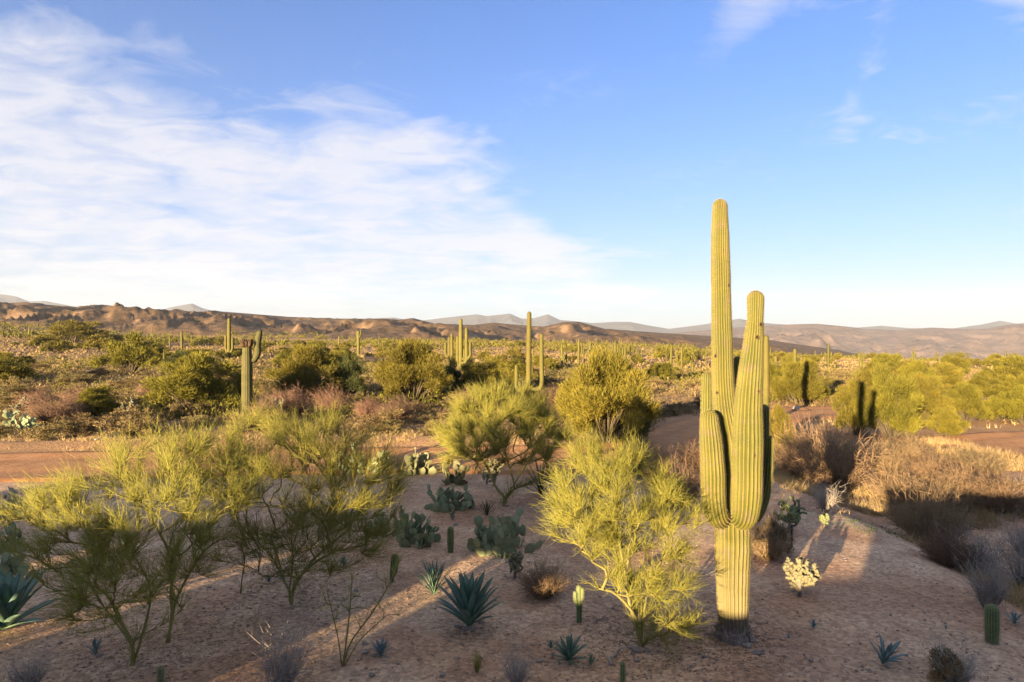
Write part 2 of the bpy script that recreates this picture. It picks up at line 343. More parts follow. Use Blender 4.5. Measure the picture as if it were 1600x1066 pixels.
def weather_trunk():
    m = M['saguaro'].copy(); m.name = 'saguaro_trunk_skin'; nt = m.node_tree; N = nt.nodes; L = nt.links; p = N['Principled BSDF']; prev = p.inputs['Base Color'].links[0].from_socket
    tc = N.new('ShaderNodeTexCoord'); sp = N.new('ShaderNodeSeparateXYZ'); L.new(tc.outputs['Object'], sp.inputs[0]); no = N.new('ShaderNodeTexNoise'); no.inputs['Scale'].default_value = 4; no.inputs['Detail'].default_value = 6; L.new(tc.outputs['Object'], no.inputs[0])
    ad = N.new('ShaderNodeMath'); ad.operation = 'MULTIPLY_ADD'; ad.inputs[1].default_value = 1.6; L.new(no.outputs[0], ad.inputs[0]); L.new(sp.outputs[2], ad.inputs[2])
    f = N.new('ShaderNodeMapRange'); f.inputs[1].default_value = 2.7; f.inputs[2].default_value = 1.5; f.inputs[4].default_value = .75; L.new(ad.outputs[0], f.inputs[0])
    x = N.new('ShaderNodeMix'); x.data_type = 'RGBA'; L.new(f.outputs[0], x.inputs[0]); L.new(prev, x.inputs[6]); x.inputs[7].default_value = (.165, .135, .062, 1)
    f2 = N.new('ShaderNodeMapRange'); f2.inputs[1].default_value = 1.25; f2.inputs[2].default_value = .95; L.new(ad.outputs[0], f2.inputs[0])
    y = N.new('ShaderNodeMix'); y.data_type = 'RGBA'; L.new(f2.outputs[0], y.inputs[0]); L.new(x.outputs[2], y.inputs[6]); y.inputs[7].default_value = (.13, .10, .075, 1); L.new(y.outputs[2], p.inputs['Base Color']); return m
M['saguaro_trunk'] = weather_trunk()                                     # the old lower stem is paler and greyer, turning woody at the foot
M['spine'] = material('cactus_spines', [(.30, .25, .14), (.38, .32, .19)], 3, .6)
M['corky'] = material('corky_bark', [(.11, .082, .062), (.21, .165, .13), (.32, .26, .205)], 11, .95, bump=.03, bscale=24)
M['hole'] = material('nest_hole_shade', [(.012, .009, .007), (.02, .014, .01)], 5, .95)  # near black, standing in for the shade inside the hole
M['scar'] = material('callus_rim', [(.09, .055, .03), (.13, .085, .045)], 9, .9)
M['rot'] = material('rotten_saguaro_flesh', [(.025, .018, .013), (.11, .066, .036)], 6, .95, bump=.03, bscale=18)
M['pad'] = material('prickly_pear_pad', [(.175, .205, .105), (.245, .275, .155)], 4, .6, rand=.18, tint_cols=[(.8, .78, .7), W3], bump=.004, bscale=45)
M['pad_yellow'] = material('pale_prickly_pear_pad', [(0.126, 0.129, 0.063), (0.162, 0.159, 0.081)], 4, .6, rand=.12, tint_cols=[(.8, .78, .7), W3], bump=.004, bscale=45)
M['agave'] = material('agave_leaf', [(.085, .15, .105), (.13, .20, .145)], 3, .5, rand=.15, tint_cols=[(1.35, 1.3, 1.0), W3, (.8, .85, .85)])
M['agave_blue'] = material('blue_agave_leaf', [(.11, .17, .165), (.16, .23, .22)], 3, .5, rand=.12, tint_cols=[(1.2, 1.2, 1.0), W3, (.8, .8, .8)])
M['cholla'] = material('cholla_joint', [(0.138, 0.127, 0.072), (0.198, 0.182, 0.105)], 8, .8, bump=.01, bscale=60, rand=.1)
M['cholla_green'] = material('green_cholla_joint', [(.11, .14, .055), (.165, .19, .085)], 8, .7, bump=.01, bscale=60, rand=.1)
M['cactus'] = material('small_cactus_skin', [(.075, .115, .042), (.115, .155, .058)], 6, .6, tint_cols=[(.6, .6, .55), W3, (1.5, 1.4, 1.2)])
M['rock'] = material('granite_rock', [(0.160, 0.132, 0.112), (0.288, 0.240, 0.200), (0.352, 0.304, 0.256)], 6, .9, bump=.02, bscale=20, rand=.2)
M['gravel'] = material('loose_gravel', [(.17, .12, .09), (.30, .22, .17)], 2.2, .9)
M['deadwood'] = material('weathered_wood', [(.22, .18, .145), (.38, .32, .265)], 9, .9, bump=.006, bscale=40)
M['black_metal'] = material('black_steel', [(.012, .012, .013), (.025, .024, .023)], 8, .6)
M['rust'] = material('rusty_steel', [(.16, .055, .025), (.26, .10, .045)], 6, .85)
M['white_paint'] = material('white_enamel', [(.74, .74, .72), (.80, .80, .78)], 3, .5)
M['stucco'] = material('tan_stucco', [(.36, .27, .19), (.42, .32, .23)], 4, .95, bump=.006, bscale=60)
M['glass_dark'] = material('window_glass', [(.02, .025, .03), (.03, .035, .04)], 1, .08, spec=.6)
M['wood'] = material('brown_timber', [(.12, .07, .04), (.18, .11, .065)], 5, .8, bump=.005, bscale=30)

# ------------------------------------------------------------------ the setting: ground, road, bluffs, mountains
def build_ground():
    def axis(lo, hi, a, n):
        u = np.linspace(math.asinh(lo / a), math.asinh(hi / a), n); return a * np.sinh(u)
    X = axis(-8200, 8200, 6.0, 380); Y = axis(-400, 8400, 9.0, 360) + 6.0
    xx, yy = np.meshgrid(X, Y, indexing='ij')
    zz = height(xx, yy)
    G = Geo(); G.add(np.stack([xx, yy, zz], -1), None, grid_faces(len(X), len(Y)))
    tag(obj('ground', G.mesh('ground', M['ground'], True)), 'pinkish brown gravelly desert ground', None, None, 'structure')
build_ground()
def strip(name, C, half, matname, label, n, lift=.05):
    P = catmull(C, n); T = unit(np.gradient(P, axis=0)); Nn = np.stack([-T[:, 1], T[:, 0]], 1)
    k = 21; off = np.linspace(-1, 1, k)
    wob = half * (1 + .10 * fbm(np.arange(n) / 9, np.zeros(n), 3, 4))
    Q = P[:, None, :] + Nn[:, None, :] * off[None, :, None] * wob[:, None, None]
    z = height(Q[..., 0], Q[..., 1])
    ruts = -.035 * (np.exp(-((np.abs(off) - .42) / .10)**2))
    edge = np.where(np.abs(off) > .96, -.12, 0) + .05 * np.exp(-((np.abs(off) - .85) / .08)**2)
    zz = z + lift + ruts[None] + edge[None] + .012 * fbm(Q[..., 0] / .6, Q[..., 1] / .6, 2, 8)
    tint = np.broadcast_to(np.clip(1 - 1.2 * np.exp(-((np.abs(off) - .9) / .1)**2) - .5 * np.exp(-((np.abs(off) - .42) / .09)**2), 0, 1)[None], z.shape)
    G = Geo(); G.add(np.concatenate([Q, zz[..., None]], -1), None, grid_faces(n, k), tint.ravel())
    tag(obj(name, G.mesh(name, M[matname], True)), label, None, None, 'structure')
strip('road', ROAD, 2.9, 'road', 'reddish dirt road with wheel ruts curving through the scrub', 260, .06)
strip('dirt_track', TRACK, 2.6, 'road', 'distant red dirt track crossing the plain', 80, .12)
strip('path', [(19.5, 45), (21, 52), (24, 60), (27, 72)], 1.5, 'road', 'pale dirt path leading off the road between bushes', 30, .08)
strip('clearing', [(20, 29), (26, 31.5), (34, 33), (48, 34)], 2.7, 'road', 'bare orange dirt clearing on the far bank of the wash', 50, .08)

def build_range(name, label, mat, prof, y0, y1, crest, zb, nt, ny, spur, seed, amp, t0=-1.15, t1=1.15):
    t = np.linspace(t0, t1, nt); v = np.linspace(0, 1, ny)
    px = np.array([p[0] for p in prof], float); py = np.array([p[1] for p in prof], float)
    top_px = np.interp(800 + t * FPX, px, py)
    tt, vv = np.meshgrid(t, v, indexing='ij'); yy = y0 + (y1 - y0) * vv; yc = y0 + (y1 - y0) * crest
    top = CAM_H + (533 - top_px) / FPX * yc
    base = zb(tt, yy)
    # spurs and gullies running down towards the viewer
    warp = .35 * fbm(tt * spur * .7, vv * 2.0, 3, seed + 3)
    rg = ridged(tt * spur + warp, vv * 1.1 + 3, 4, seed)
    fine = ridged(tt * spur * 3.3 + 2 * warp, vv * 3.5, 3, seed + 40)
    a = np.where(vv < crest, vv / crest, 1 - (vv - crest) / (1 - crest))
    wx = tt * yy; k = spur
    w1 = fbm(wx / (3.2 * k), yy / (5 * k), 3, seed + 3) * .9
    R1 = ridged(wx / (6.5 * k) + w1, yy / (15 * k) + w1, 3, seed); R2 = ridged(wx / (2.3 * k) + 2 * w1, yy / (6 * k), 2, seed + 7)
    env = np.clip(a * 6, 0, 1)**.7 * np.clip((1 - a) * 1.15, 0, 1)**.7
    shape = a**.8 + env * (amp * (R1 - .62) + amp * .34 * (R2 - .6))
    shape = np.where(vv < crest, np.clip(shape, -.05, 1.0 - .25 * (1 - a)), sm(0, 1, a))
    zz = base + (top[:, None] - base) * shape
    if name == 'bluffs':                              # weathering: soften single-cell spikes
        zz[1:-1] = .2 * zz[:-2] + .6 * zz[1:-1] + .2 * zz[2:]
    xx = tt * yy
    G = Geo(); G.add(np.stack([xx, yy, zz], -1), None, grid_faces(nt, ny))
    tag(obj(name, G.mesh(name, M[mat], True)), label, None, None, 'structure')
BL = [(-400, 470), (0, 474), (60, 475), (120, 480), (165, 477), (215, 482), (300, 487), (350, 487), (400, 491), (450, 495), (520, 498), (600, 498), (622, 500), (645, 497), (680, 506), (740, 508), (770, 504), (800, 507), (850, 511), (880, 503), (905, 503), (945, 514), (1000, 518), (1090, 524), (1200, 531), (1260, 540), (1310, 547), (1360, 559), (1400, 572), (1500, 600), (2000, 640)]
build_range('bluffs', 'eroded brown bluffs with pale cut faces across the plain', 'bluff', BL, 480, 1400, .55,
            lambda t, y: 1.25**1.3 * (1.5 - 14.5 * np.clip(t, -1.15, 1.15)) * 1.0 - 3 - .03 * np.maximum(y - 220, 0) * sm(.22, .5, t), 820, 130, 15, 5, .8, -1.05, .7)
MN = [(-400, 500), (600, 530), (900, 525), (1000, 522), (1060, 520), (1150, 512), (1200, 509), (1235, 507), (1275, 506), (1320, 510), (1350, 514), (1400, 516), (1455, 512), (1500, 514), (1540, 514), (1570, 508), (1600, 505), (1700, 498), (2000, 500)]
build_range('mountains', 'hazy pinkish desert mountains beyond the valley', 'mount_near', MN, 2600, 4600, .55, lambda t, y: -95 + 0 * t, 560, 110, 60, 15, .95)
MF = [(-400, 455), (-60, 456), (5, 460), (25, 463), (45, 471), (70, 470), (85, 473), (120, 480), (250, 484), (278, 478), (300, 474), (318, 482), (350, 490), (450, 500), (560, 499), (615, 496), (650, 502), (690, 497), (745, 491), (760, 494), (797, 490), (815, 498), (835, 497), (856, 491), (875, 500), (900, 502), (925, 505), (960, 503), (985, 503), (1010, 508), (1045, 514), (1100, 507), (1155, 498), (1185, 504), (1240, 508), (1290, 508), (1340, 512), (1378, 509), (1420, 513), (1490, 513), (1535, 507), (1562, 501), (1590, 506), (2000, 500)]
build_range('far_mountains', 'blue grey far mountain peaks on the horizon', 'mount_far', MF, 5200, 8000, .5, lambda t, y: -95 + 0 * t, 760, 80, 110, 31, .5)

# ------------------------------------------------------------------ the house behind the viewpoint, which shades the front yard
def build_house():
    r = empty('stucco_house', (0, -4, 0)); tag(r, 'single-storey tan stucco house with flat parapet roof and open porch', 'house')
    def b(name, c, s, mat, par=r):
        G = Geo(); box(G, c, s); return obj(name, G.mesh(name, M[mat]), par)
    b('wall', (8.0, -4.5, 1.62), (24.0, 9, 3.6), 'stucco')                        # main wing
    ro = b('roof', (8.0, -4.5, 3.56), (24.1, 9.1, .28), 'stucco'); b('chimney', (14, -5, 4.1), (1.0, 1.0, .84), 'stucco', ro)
    b('garden_wall', (-7.0, -.3, 1.2), (5.9, .3, 2.8), 'stucco')
    for x in (1, 5, 11, 16):
        w = b('window', (x, .02, 1.6), (1.6, .1, 1.2), 'glass_dark'); b('sill', (x, .07, .96), (1.8, .14, .08), 'stucco', w)
    b('door', (8, .02, 1.05), (1.0, .1, 2.1), 'wood')
    b('porch_roof', (-26.75, -.3, 3.44), (14.5, 1.2, 1.06), 'stucco'); b('porch_roof', (-14.69, -.3, 3.55), (9.58, 1.24, 1.28), 'stucco')
    x0 = -34.0                                                                  # porch piers with narrow gaps between them
    for g0, g1 in ((-27.0, -26.5), (-22.6, -21.7), (-18.2, -17.2), (-13.0, -11.9), (-9.9, -9.9)):
        b('pier', ((x0 + g0) / 2, .0, 1.38), (g0 - x0, .2, 3.06), 'stucco'); x0 = g1
build_house()

# ------------------------------------------------------------------ saguaros
def column(G, ctrl, rads, ribs, depth, rings, sub=4, wob=.0, seed=0, cap=True, tintj=0.0):
    """ribbed cactus column along a smooth path; tint 0 in the grooves, 1 on the crests"""
    P = catmull(ctrl, rings * 3); seg = np.r_[0, np.cumsum(np.linalg.norm(np.diff(P, axis=0), axis=1))]; Ltot = seg[-1]
    R0 = np.interp(np.linspace(0, 1, rings * 3), np.linspace(0, 1, len(rads)), rads)
    s = np.linspace(0, Ltot, rings)
    rt = rads[-1]
    if cap:                                       # rings bunch up under the rounded tip
        lin = np.linspace(0, Ltot - rt, rings - 8, endpoint=False); th = np.linspace(0, math.pi / 2, 8); s = np.r_[lin, Ltot - rt + rt * np.sin(th)]
    C = np.stack([np.interp(s, seg, P[:, k]) for k in range(3)], 1); R = np.interp(s, seg, R0)
    R = R * (1 + wob * fbm(s * 3.1, s * 0 + seed, 3, seed))
    capf = np.ones(rings)
    if cap:
        q = np.clip((s - (Ltot - rt)) / rt, 0, 1); capf = np.sqrt(np.maximum(1 - q * q, .0004))
    T = unit(np.gradient(C, axis=0)); e = np.zeros_like(C); u = unit(np.cross(T[0], [.3, 1, .1]))
    for i in range(len(C)):
        u = unit(u - T[i] * np.dot(u, T[i])); e[i] = u
    f = np.cross(T, e); n = ribs * sub; a = np.arange(n) / n * 2 * math.pi
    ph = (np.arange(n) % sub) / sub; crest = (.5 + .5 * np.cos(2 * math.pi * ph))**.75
    aw = a[None, :] + .03 * fbm(s * 2.3, s * 0 + 7, 2, seed + 5)[:, None] + .018 * fbm(s[:, None] * 6 + a * 0, np.floor(np.arange(n) / sub)[None, :] * 3.7 + 0 * s[:, None], 2, seed + 9)
    rr = (R * capf)[:, None] * (1 - depth * (1 - crest)[None, :]) 
    V = C[:, None, :] + rr[..., None] * (np.cos(aw)[..., None] * e[:, None, :] + np.sin(aw)[..., None] * f[:, None, :])
    k = np.arange(rings - 1)[:, None] * n; j = np.arange(n)[None, :]; j2 = (j + 1) % n
    F4 = np.stack([k + j, k + j2, k + n + j2, k + n + j], -1).reshape(-1, 4)
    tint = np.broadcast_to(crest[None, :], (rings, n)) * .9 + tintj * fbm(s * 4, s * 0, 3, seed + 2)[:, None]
    G.add(V.reshape(-1, 3), None, F4, np.clip(tint, 0, 1).ravel())
    ci = np.arange(0, n, sub); nor = unit(np.cos(aw)[..., None] * e[:, None, :] + np.sin(aw)[..., None] * f[:, None, :])
    return V[:, ci], nor[:, ci], s
def spines(V, Nn, s, spacing, length, rng, par, name='spines', per=3, radius=.0019):
    n = max(2, int(s[-1] / spacing)); ss = np.linspace(.05, s[-1] - .005, n); P = []; D = []
    for r in range(V.shape[1]):
        sj = ss + rng.uniform(-.3, .3, n) * spacing
        p = np.stack([np.interp(sj, s, V[:, r, k]) for k in range(3)], 1); d = np.stack([np.interp(sj, s, Nn[:, r, k]) for k in range(3)], 1)
        for q in range(per): P.append(p); D.append(unit(d + .95 * rand_unit(rng, n)))
    P = np.concatenate(P); D = np.concatenate(D); G = Geo(); strands(G, P, D, length * rng.uniform(.5, 1.2, len(P)), radius)
    return tag(obj(name, G.mesh(name, M['spine']), par), kind='stuff')

def build_hero():
    d0 = 10.49; b = gp(1145, 1000); d0 = b.y; k = d0 / FPX
    root = empty('saguaro_cactus', b); tag(root, 'tall sunlit saguaro with upraised arms and nest holes on the gravel yard', 'saguaro')
    rng = np.random.default_rng(11)
    def P(c): return [tuple(wp(x, y, d0 + dy) - b) for x, y, dy in c]
    def part(name, ctrl, rads, ribs, depth, rings, seed, wob=.02):
        G = Geo(); V, Nn, s = column(G, P(ctrl), [r * k for r in rads], ribs, depth, rings, 6, wob, seed, tintj=.25)
        o = obj(name, G.mesh(name, M['saguaro_trunk' if name == 'trunk' else 'saguaro'], True), root); spines(V, Nn, s, .026, .022, rng, o); return o
    tr = part('trunk', [(1146, 1012, 0), (1146, 980, 0), (1145, 930, 0), (1145, 850, 0), (1145, 790, .0), (1142, 700, .05), (1131, 620, .05), (1128, 520, .05), (1126, 420, .03), (1125, 350, .02), (1125, 311, .02)],
         [19, 21, 24.5, 27.5, 26, 22, 17.6, 15.4, 14.2, 12.6, 11.2], 24, .13, 230, 3, .045)
    a1 = part('arm', [(1135, 812, -.05), (1122, 808, -.24), (1115.5, 785, -.32), (1114, 740, -.34), (1111, 690, -.34), (1108.5, 660, -.33), (1108, 640, -.33)], [12, 16.5, 18, 18.5, 16.5, 14, 11.5], 19, .12, 90, 5)
    a2 = part('arm', [(1152, 812, -.12), (1163, 806, -.34), (1167, 770, -.40), (1168, 700, -.40), (1170, 620, -.40), (1177, 540, -.36), (1180, 500, -.36), (1180.5, 470, -.36), (1180.5, 454, -.36)], [14, 19, 22, 22.5, 20, 15, 11.6, 12.6, 11.6], 21, .12, 150, 8, .03)
    part('arm', [(1135, 805, .1), (1114, 785, .28), (1106, 745, .34), (1104, 690, .34), (1104, 620, .34), (1104.5, 582, .34)], [8, 9, 9.5, 9.5, 9, 8.2], 12, .15, 80, 13)
    part('arm', [(1150, 800, .2), (1154, 760, .42), (1154, 680, .44), (1153, 600, .44), (1152, 557, .44)], [6, 6.5, 6.5, 6.5, 6], 12, .14, 80, 17)
    part('arm', [(1158, 805, .2), (1181, 785, .34), (1191, 745, .38), (1193, 690, .38), (1194, 632, .38)], [7, 8.2, 8.4, 8.4, 7.8], 12, .14, 70, 19)
    part('arm', [(1160, 814, .05), (1180, 808, .06), (1194, 775, .08), (1200, 730, .08), (1203.5, 681, .08)], [8, 9, 8.8, 8.0, 6.4], 12, .15, 70, 23)
    # woody base with loose bark plates
    G = Geo(); na, nz = 60, 10; pts = [(0, 0, 0)] * 3; V = []
    for jz in range(nz):
        for ja in range(na):
            a = ja / na * 2 * math.pi; q = jz / (nz - 1); topz = .16 + .16 * float(vn(np.array([ja * .23]), np.array([2.]), 5)[0]) + .05 * math.sin(ja * 2.4); h = -.12 + q * (topz + .12)
            r = .232 + .075 * (1 - q)**2.2 + .016 * math.sin(24 * a) * (1 - q) + .03 * (float(vn(np.array([ja * .5]), np.array([jz * .8]), 8)[0]) - .5) - (.012 if jz == nz - 1 else 0)
            V.append((r * math.cos(a), r * math.sin(a), h))
    G.add(V, None, [(z_ * na + c, z_ * na + (c + 1) % na, (z_ + 1) * na + (c + 1) % na, (z_ + 1) * na + c) for z_ in range(nz - 1) for c in range(na)])
    obj('woody_base', G.mesh('woody_base', M['corky'], True), root)
    for i in range(34):
        G = Geo(); a = rng.uniform(0, 2 * math.pi); h = rng.uniform(0, .24); r0 = .262 - .12 * h + rng.uniform(0, .02)
        c = np.array([r0 * math.cos(a), r0 * math.sin(a), h]) + np.array(pts[2]) * np.array([1, 1, 0]); tn = np.array([-math.sin(a), math.cos(a), rng.uniform(-.5, .5)])
        tube(G, [c - tn * rng.uniform(.03, .08), c + np.array([math.cos(a), math.sin(a), 0]) * .02, c + tn * rng.uniform(.03, .08)], [.008, rng.uniform(.014, .03), .007], 5, .5, True, .25, rng)
        obj('bark_plate', G.mesh('bark_plate', M['corky']), root)
    # nest holes: callus ring, and a black disc whose colour stands for inner shade
    def hole(par, px, py, cx, rad, dy, size, scar=True):
        size *= 1.3
        ctr = wp(cx, py, d0 + dy) - b; off = max(-.92, min(.92, (px - cx) / rad)); R = rad * k
        nrm = Vector((off, -math.sqrt(1 - off * off), 0)); p = ctr + nrm * R * .965
        up = Vector((0, 0, 1)); sd = nrm.cross(up).normalized()
        G = Geo(); th = np.linspace(0, 2 * math.pi, 13); rim = [tuple(p + nrm * .010 + (sd * math.cos(t) + up * math.sin(t) * 1.1) * size * (1 + .12 * math.sin(3 * t + px))) for t in th]
        tube(G, rim, .22 * size, 6, .5, False)
        o = obj('hole', G.mesh('hole', M['scar'], True), par)
        G = Geo(); c0 = p + nrm * .012; ring = [c0 + (sd * math.cos(t) + up * math.sin(t) * 1.1) * size * .98 for t in th[:-1]]; inn = [q - nrm * .02 for q in ring]
        n = len(ring); G.add([tuple(q) for q in ring] + [tuple(q) for q in inn] + [tuple(c0 - nrm * .005)], [(i, (i + 1) % n, 2 * n) for i in range(n)])
        obj('shade_disc', G.mesh('shade_disc', M['hole']), o)
    for px, py, cx, r, s_ in ((1122.5, 355, 1125, 12.4, .020), (1125.5, 393, 1125.5, 13.4, .017), (1134, 447, 1127, 15, .015), (1115.5, 556, 1131, 17.5, .021), (1117, 613, 1134, 20, .018)):
        hole(tr, px, py, cx, r, .04, s_)
    for px, py, cx, r, s_ in ((1184, 507, 1179.5, 11.8, .022), (1177.5, 527, 1178, 13.5, .022), (1177, 610, 1171, 19.6, .019), (1171, 708, 1168, 22.4, .019), (1157, 757, 1167.5, 22, .014)):
        hole(a2, px, py, cx, r, -.38, s_)
build_hero()

def small_saguaro(px, base_py, top_py, w, arms=(), label=None, group=None, d=None, ribs=14, broken=False, lean=0):
    skin = M['saguaro_old' if broken else 'saguaro_far']
    """arms: (x offset px of the upright part, join py, top py, width px)"""
    b = gp(px, base_py) if d is None else Vector(((px - 800) / FPX * d, d, 0))
    if d is not None: b.z = gz(b.x, b.y)
    d0 = b.y; k = d0 / FPX; bz = 533 + (CAM_H - b.z) / k
    root = empty('saguaro_cactus', b); tag(root, label, 'saguaro', group)
    def L(x, y, dy=0): return ((x - px) * k, dy, (bz - y) * k)
    G = Geo(); h = bz - top_py; r = w / 2 * k
    ctrl = [L(px, bz + 3), L(px, bz - h * .3), L(px + lean * .5, bz - h * .65), L(px + lean, top_py)]
    column(G, ctrl, [r * .85, r, r * .97, r * .8], ribs, .17, 50, 3, .03, int(px), cap=not broken, tintj=.2)
    t = obj('trunk', G.mesh('trunk', skin, True), root)
    if broken:
        rng = np.random.default_rng(3); G = Geo()
        for i in range(40):
            a = rng.uniform(0, 6.28); rr = r * rng.uniform(.2, .9); c = np.array(L(px, top_py + 4)) + np.array([rr * math.cos(a), rr * math.sin(a), 0])
            tube(G, [c, c + np.array([math.cos(a) * .1, math.sin(a) * .1, rng.uniform(.1, .38)]), c + np.array([math.cos(a) * .2, math.sin(a) * .2, rng.uniform(.15, .5)])], [.12, .09, .03], 5, .5, True, .25, rng)
        obj('rotten_top', G.mesh('rotten_top', M['rot']), t)
    for i, (dx, jy, ty, aw) in enumerate(arms):
        G = Geo(); ar = aw / 2 * k; dy = (-1)**i * abs(dx) * .25 * k; x1 = px + dx
        ctrl = [L(px, jy), L(px + dx * .6, jy + aw * .3, dy * .7), L(x1, jy - max(aw, 6) * .8, dy), L(x1, (jy + ty) / 2, dy), L(x1 + (dx * .25 if broken else 0), ty, dy)]
        column(G, ctrl, [ar * .8, ar, ar, ar, ar * .85], max(8, ribs - 3), .16, 40, 3, .03, int(px + dx), tintj=.2)
        obj('arm', G.mesh('arm', skin, True), root)
    return root
small_saguaro(826, 626, 487, 8.5, [(-19, 610, 570, 6.5), (20, 606, 522, 7), (5, 590, 565, 4)], 'sunlit slender saguaro with one long and one short upcurved arm behind palo verde', lean=1)
small_saguaro(386, 650, 537, 17, [(15, 560, 516, 10)], 'broken saguaro with a rotten top and one raised arm', broken=True)
small_saguaro(358, 566, 497, 6, [(-6, 549, 524, 4), (6, 549, 527, 4)], 'slim saguaro with two short symmetrical arms near the broken saguaro')
small_saguaro(720, 580, 498, 6.5, [(-5, 570, 525, 6), (9, 566, 512, 6), (5, 572, 545, 5), (15, 560, 534, 5)], 'many-armed candelabra saguaro cluster among the bushes')
small_saguaro(702, 577, 526, 6, [(-6, 556, 534, 5), (4, 560, 521, 5)], 'short stocky saguaro with crowded arms beside the candelabra saguaro')
small_saguaro(560, 558, 517, 5, [(-3, 528, 516, 2.5), (4, 526, 515, 2.5)], 'lone saguaro with a stubby branched top on the plain')
small_saguaro(530, 545, 525, 3, (), 'small plain saguaro spike near the stubby-topped saguaro')
small_saguaro(145, 541, 523, 5.5, (), 'stout armless saguaro standing in the grey brush')
small_saguaro(203, 538, 519, 4, [(5, 534, 518, 3.5)], 'twin-stemmed saguaro rising from the bushes')
small_saguaro(1196.5, 650, 524, 11, (), 'tall armless saguaro standing just behind the arms of the tall saguaro', d=37)
small_saguaro(1212, 590, 556, 5.5, (), 'plump short saguaro beside a bushy palo verde')
small_saguaro(1242, 604, 545, 6, (), 'straight armless saguaro in a palo verde thicket')
small_saguaro(1258, 602, 560, 4, (), 'thin straight saguaro next to the armless thicket saguaro')
small_saguaro(1572, 603, 560, 5, [(5, 590, 570, 3.5), (-4, 592, 575, 3)], 'clustered saguaro with two arms above the green bushes')
small_saguaro(833, 575, 546, 3, [(-3, 566, 552, 2), (4, 565, 552, 2)], 'small dark saguaro with tight arms on the plain beyond the slender saguaro')
small_saguaro(1082, 588, 568, 5, (), 'short barrel-shaped young saguaro in the open brush')
small_saguaro(1345, 590, 563, 4, (), 'lone thin saguaro on the bushy plain')

def saguaro_variants():
    out = []
    for v in range(5):
        G = Geo(); h = 5.5; r = .24
        column(G, [(0, 0, -.3), (0, 0, h * .35), (.05, 0, h * .7), (.08, 0, h)], [r * .9, r, r, r * .75], 10, .18, 22, 2, .03, v)
        rng = np.random.default_rng(v + 50)
        for i in range((0, 1, 2, 3, 2)[v]):
            a = rng.uniform(0, 6.28); z = rng.uniform(1.8, 2.6); q = rng.uniform(.5, .8); top = rng.uniform(3.2, 4.8); c, s = math.cos(a) * q, math.sin(a) * q
            column(G, [(0, 0, z), (c * .6, s * .6, z - .05), (c, s, z + .35), (c, s, (z + top) / 2), (c, s, top)], [r * .6, r * .7, r * .75, r * .7, r * .6], 8, .18, 16, 2, .02, v * 7 + i)
        out.append(G.mesh('distant_saguaro', M['saguaro_far'], True))
    return out
SV = saguaro_variants()
rng = np.random.default_rng(91)
cnt = 0
while cnt < 130:
    px = rng.choice([rng.uniform(0, 700), rng.uniform(860, 1120), rng.uniform(900, 1110), rng.uniform(1200, 1600)], p=[.2, .3, .25, .25]); d = rng.uniform(110, 480)
    x = (px - 800) / FPX * d
    if abs(px - 720) < 30 or (px > 1200 and d > 300): continue
    o = obj('distant_saguaro', SV[rng.integers(0, 5)], None, (x, d, gz(x, d) - .1)); s_ = rng.uniform(.45, 1.05)
    o.scale = (s_ * rng.uniform(.85, 1.2), s_ * rng.uniform(.85, 1.2), s_); o.rotation_euler = (0, 0, rng.uniform(0, 6.28))
    tag(o, 'small distant saguaro among scrub on the plain below the bluffs', 'saguaro', 'distant saguaros on the plain'); cnt += 1

# ------------------------------------------------------------------ palo verdes of the yard
def skeleton(rng, trunks, targets, step=.13, bias=.45):
    pos = []; par = []; plen = []; chains = []
    def add(p, q): pos.append(np.asarray(p, float)); par.append(q); plen.append(0 if q < 0 else plen[q] + np.linalg.norm(pos[-1] - pos[q])); return len(pos) - 1
    roots = {}
    for tr in trunks:
        c = catmull(tr, max(4, int(sum(np.linalg.norm(np.diff(np.array(tr), axis=0), axis=1)) / step)))
        ch = []; q = -1
        key = tuple(np.round(c[0], 3))
        for i, p in enumerate(c):
            if i == 0 and key in roots: q = roots[key]; ch.append(q); continue
            q = add(p, q); ch.append(q)
            if i == 0: roots[key] = q
        chains.append(ch)
    first = np.array(pos); d0 = [np.min(np.linalg.norm(first - t, axis=1)) for t in targets]
    for i in np.argsort(d0):
        t = targets[i]; A = np.array(pos); PL = np.array(plen)
        dist = np.linalg.norm(A - t, axis=1); low = np.maximum(A[:, 2] - t[2], 0)
        n = int(np.argmin(dist + bias * (PL.max() * 0 + PL) * .5 + 1.2 * low + 3 * (PL < .35)))
        Ln = dist[n]
        if Ln < .08: continue
        dr = unit(A[n] - A[par[n]]) if par[n] >= 0 else np.array([0, 0, 1.])
        c1 = A[n] + dr * Ln * .35 + rng.normal(size=3) * Ln * .06; m = max(3, int(Ln / step) + 1); u = np.linspace(0, 1, m)[:, None]
        B = (1 - u)**2 * A[n] + 2 * u * (1 - u) * c1 + u**2 * t + rng.normal(size=(m, 3)) * .012 * np.sin(u * math.pi)
        ch = [n]; q = n
        for p in B[1:]: q = add(p, q); ch.append(q)
        chains.append(ch)
    n = len(pos); cnt_ = np.zeros(n); kids = np.zeros(n, int)
    for i in range(n):
        if par[i] >= 0: kids[par[i]] += 1
    for i in range(n - 1, -1, -1):
        if kids[i] == 0: cnt_[i] = 1
        if par[i] >= 0: cnt_[par[i]] += cnt_[i]
    return np.array(pos), np.array(par), cnt_, kids, chains
def ellips_targets(rng, spec, d, n, depth, shell=.35):
    w = np.array([e[2] * e[3] for e in spec], float); w /= w.sum(); out = []
    for i in range(n):
        cx, cy, rx, ry = spec[rng.choice(len(spec), p=w)]; v = rand_unit(rng, 1)[0] * rng.uniform(shell, 1)**.6
        p = wp(cx + v[0] * rx, cy - v[2] * ry, d); out.append(np.array([p.x, p.y + v[1] * depth, p.z]))
    return out
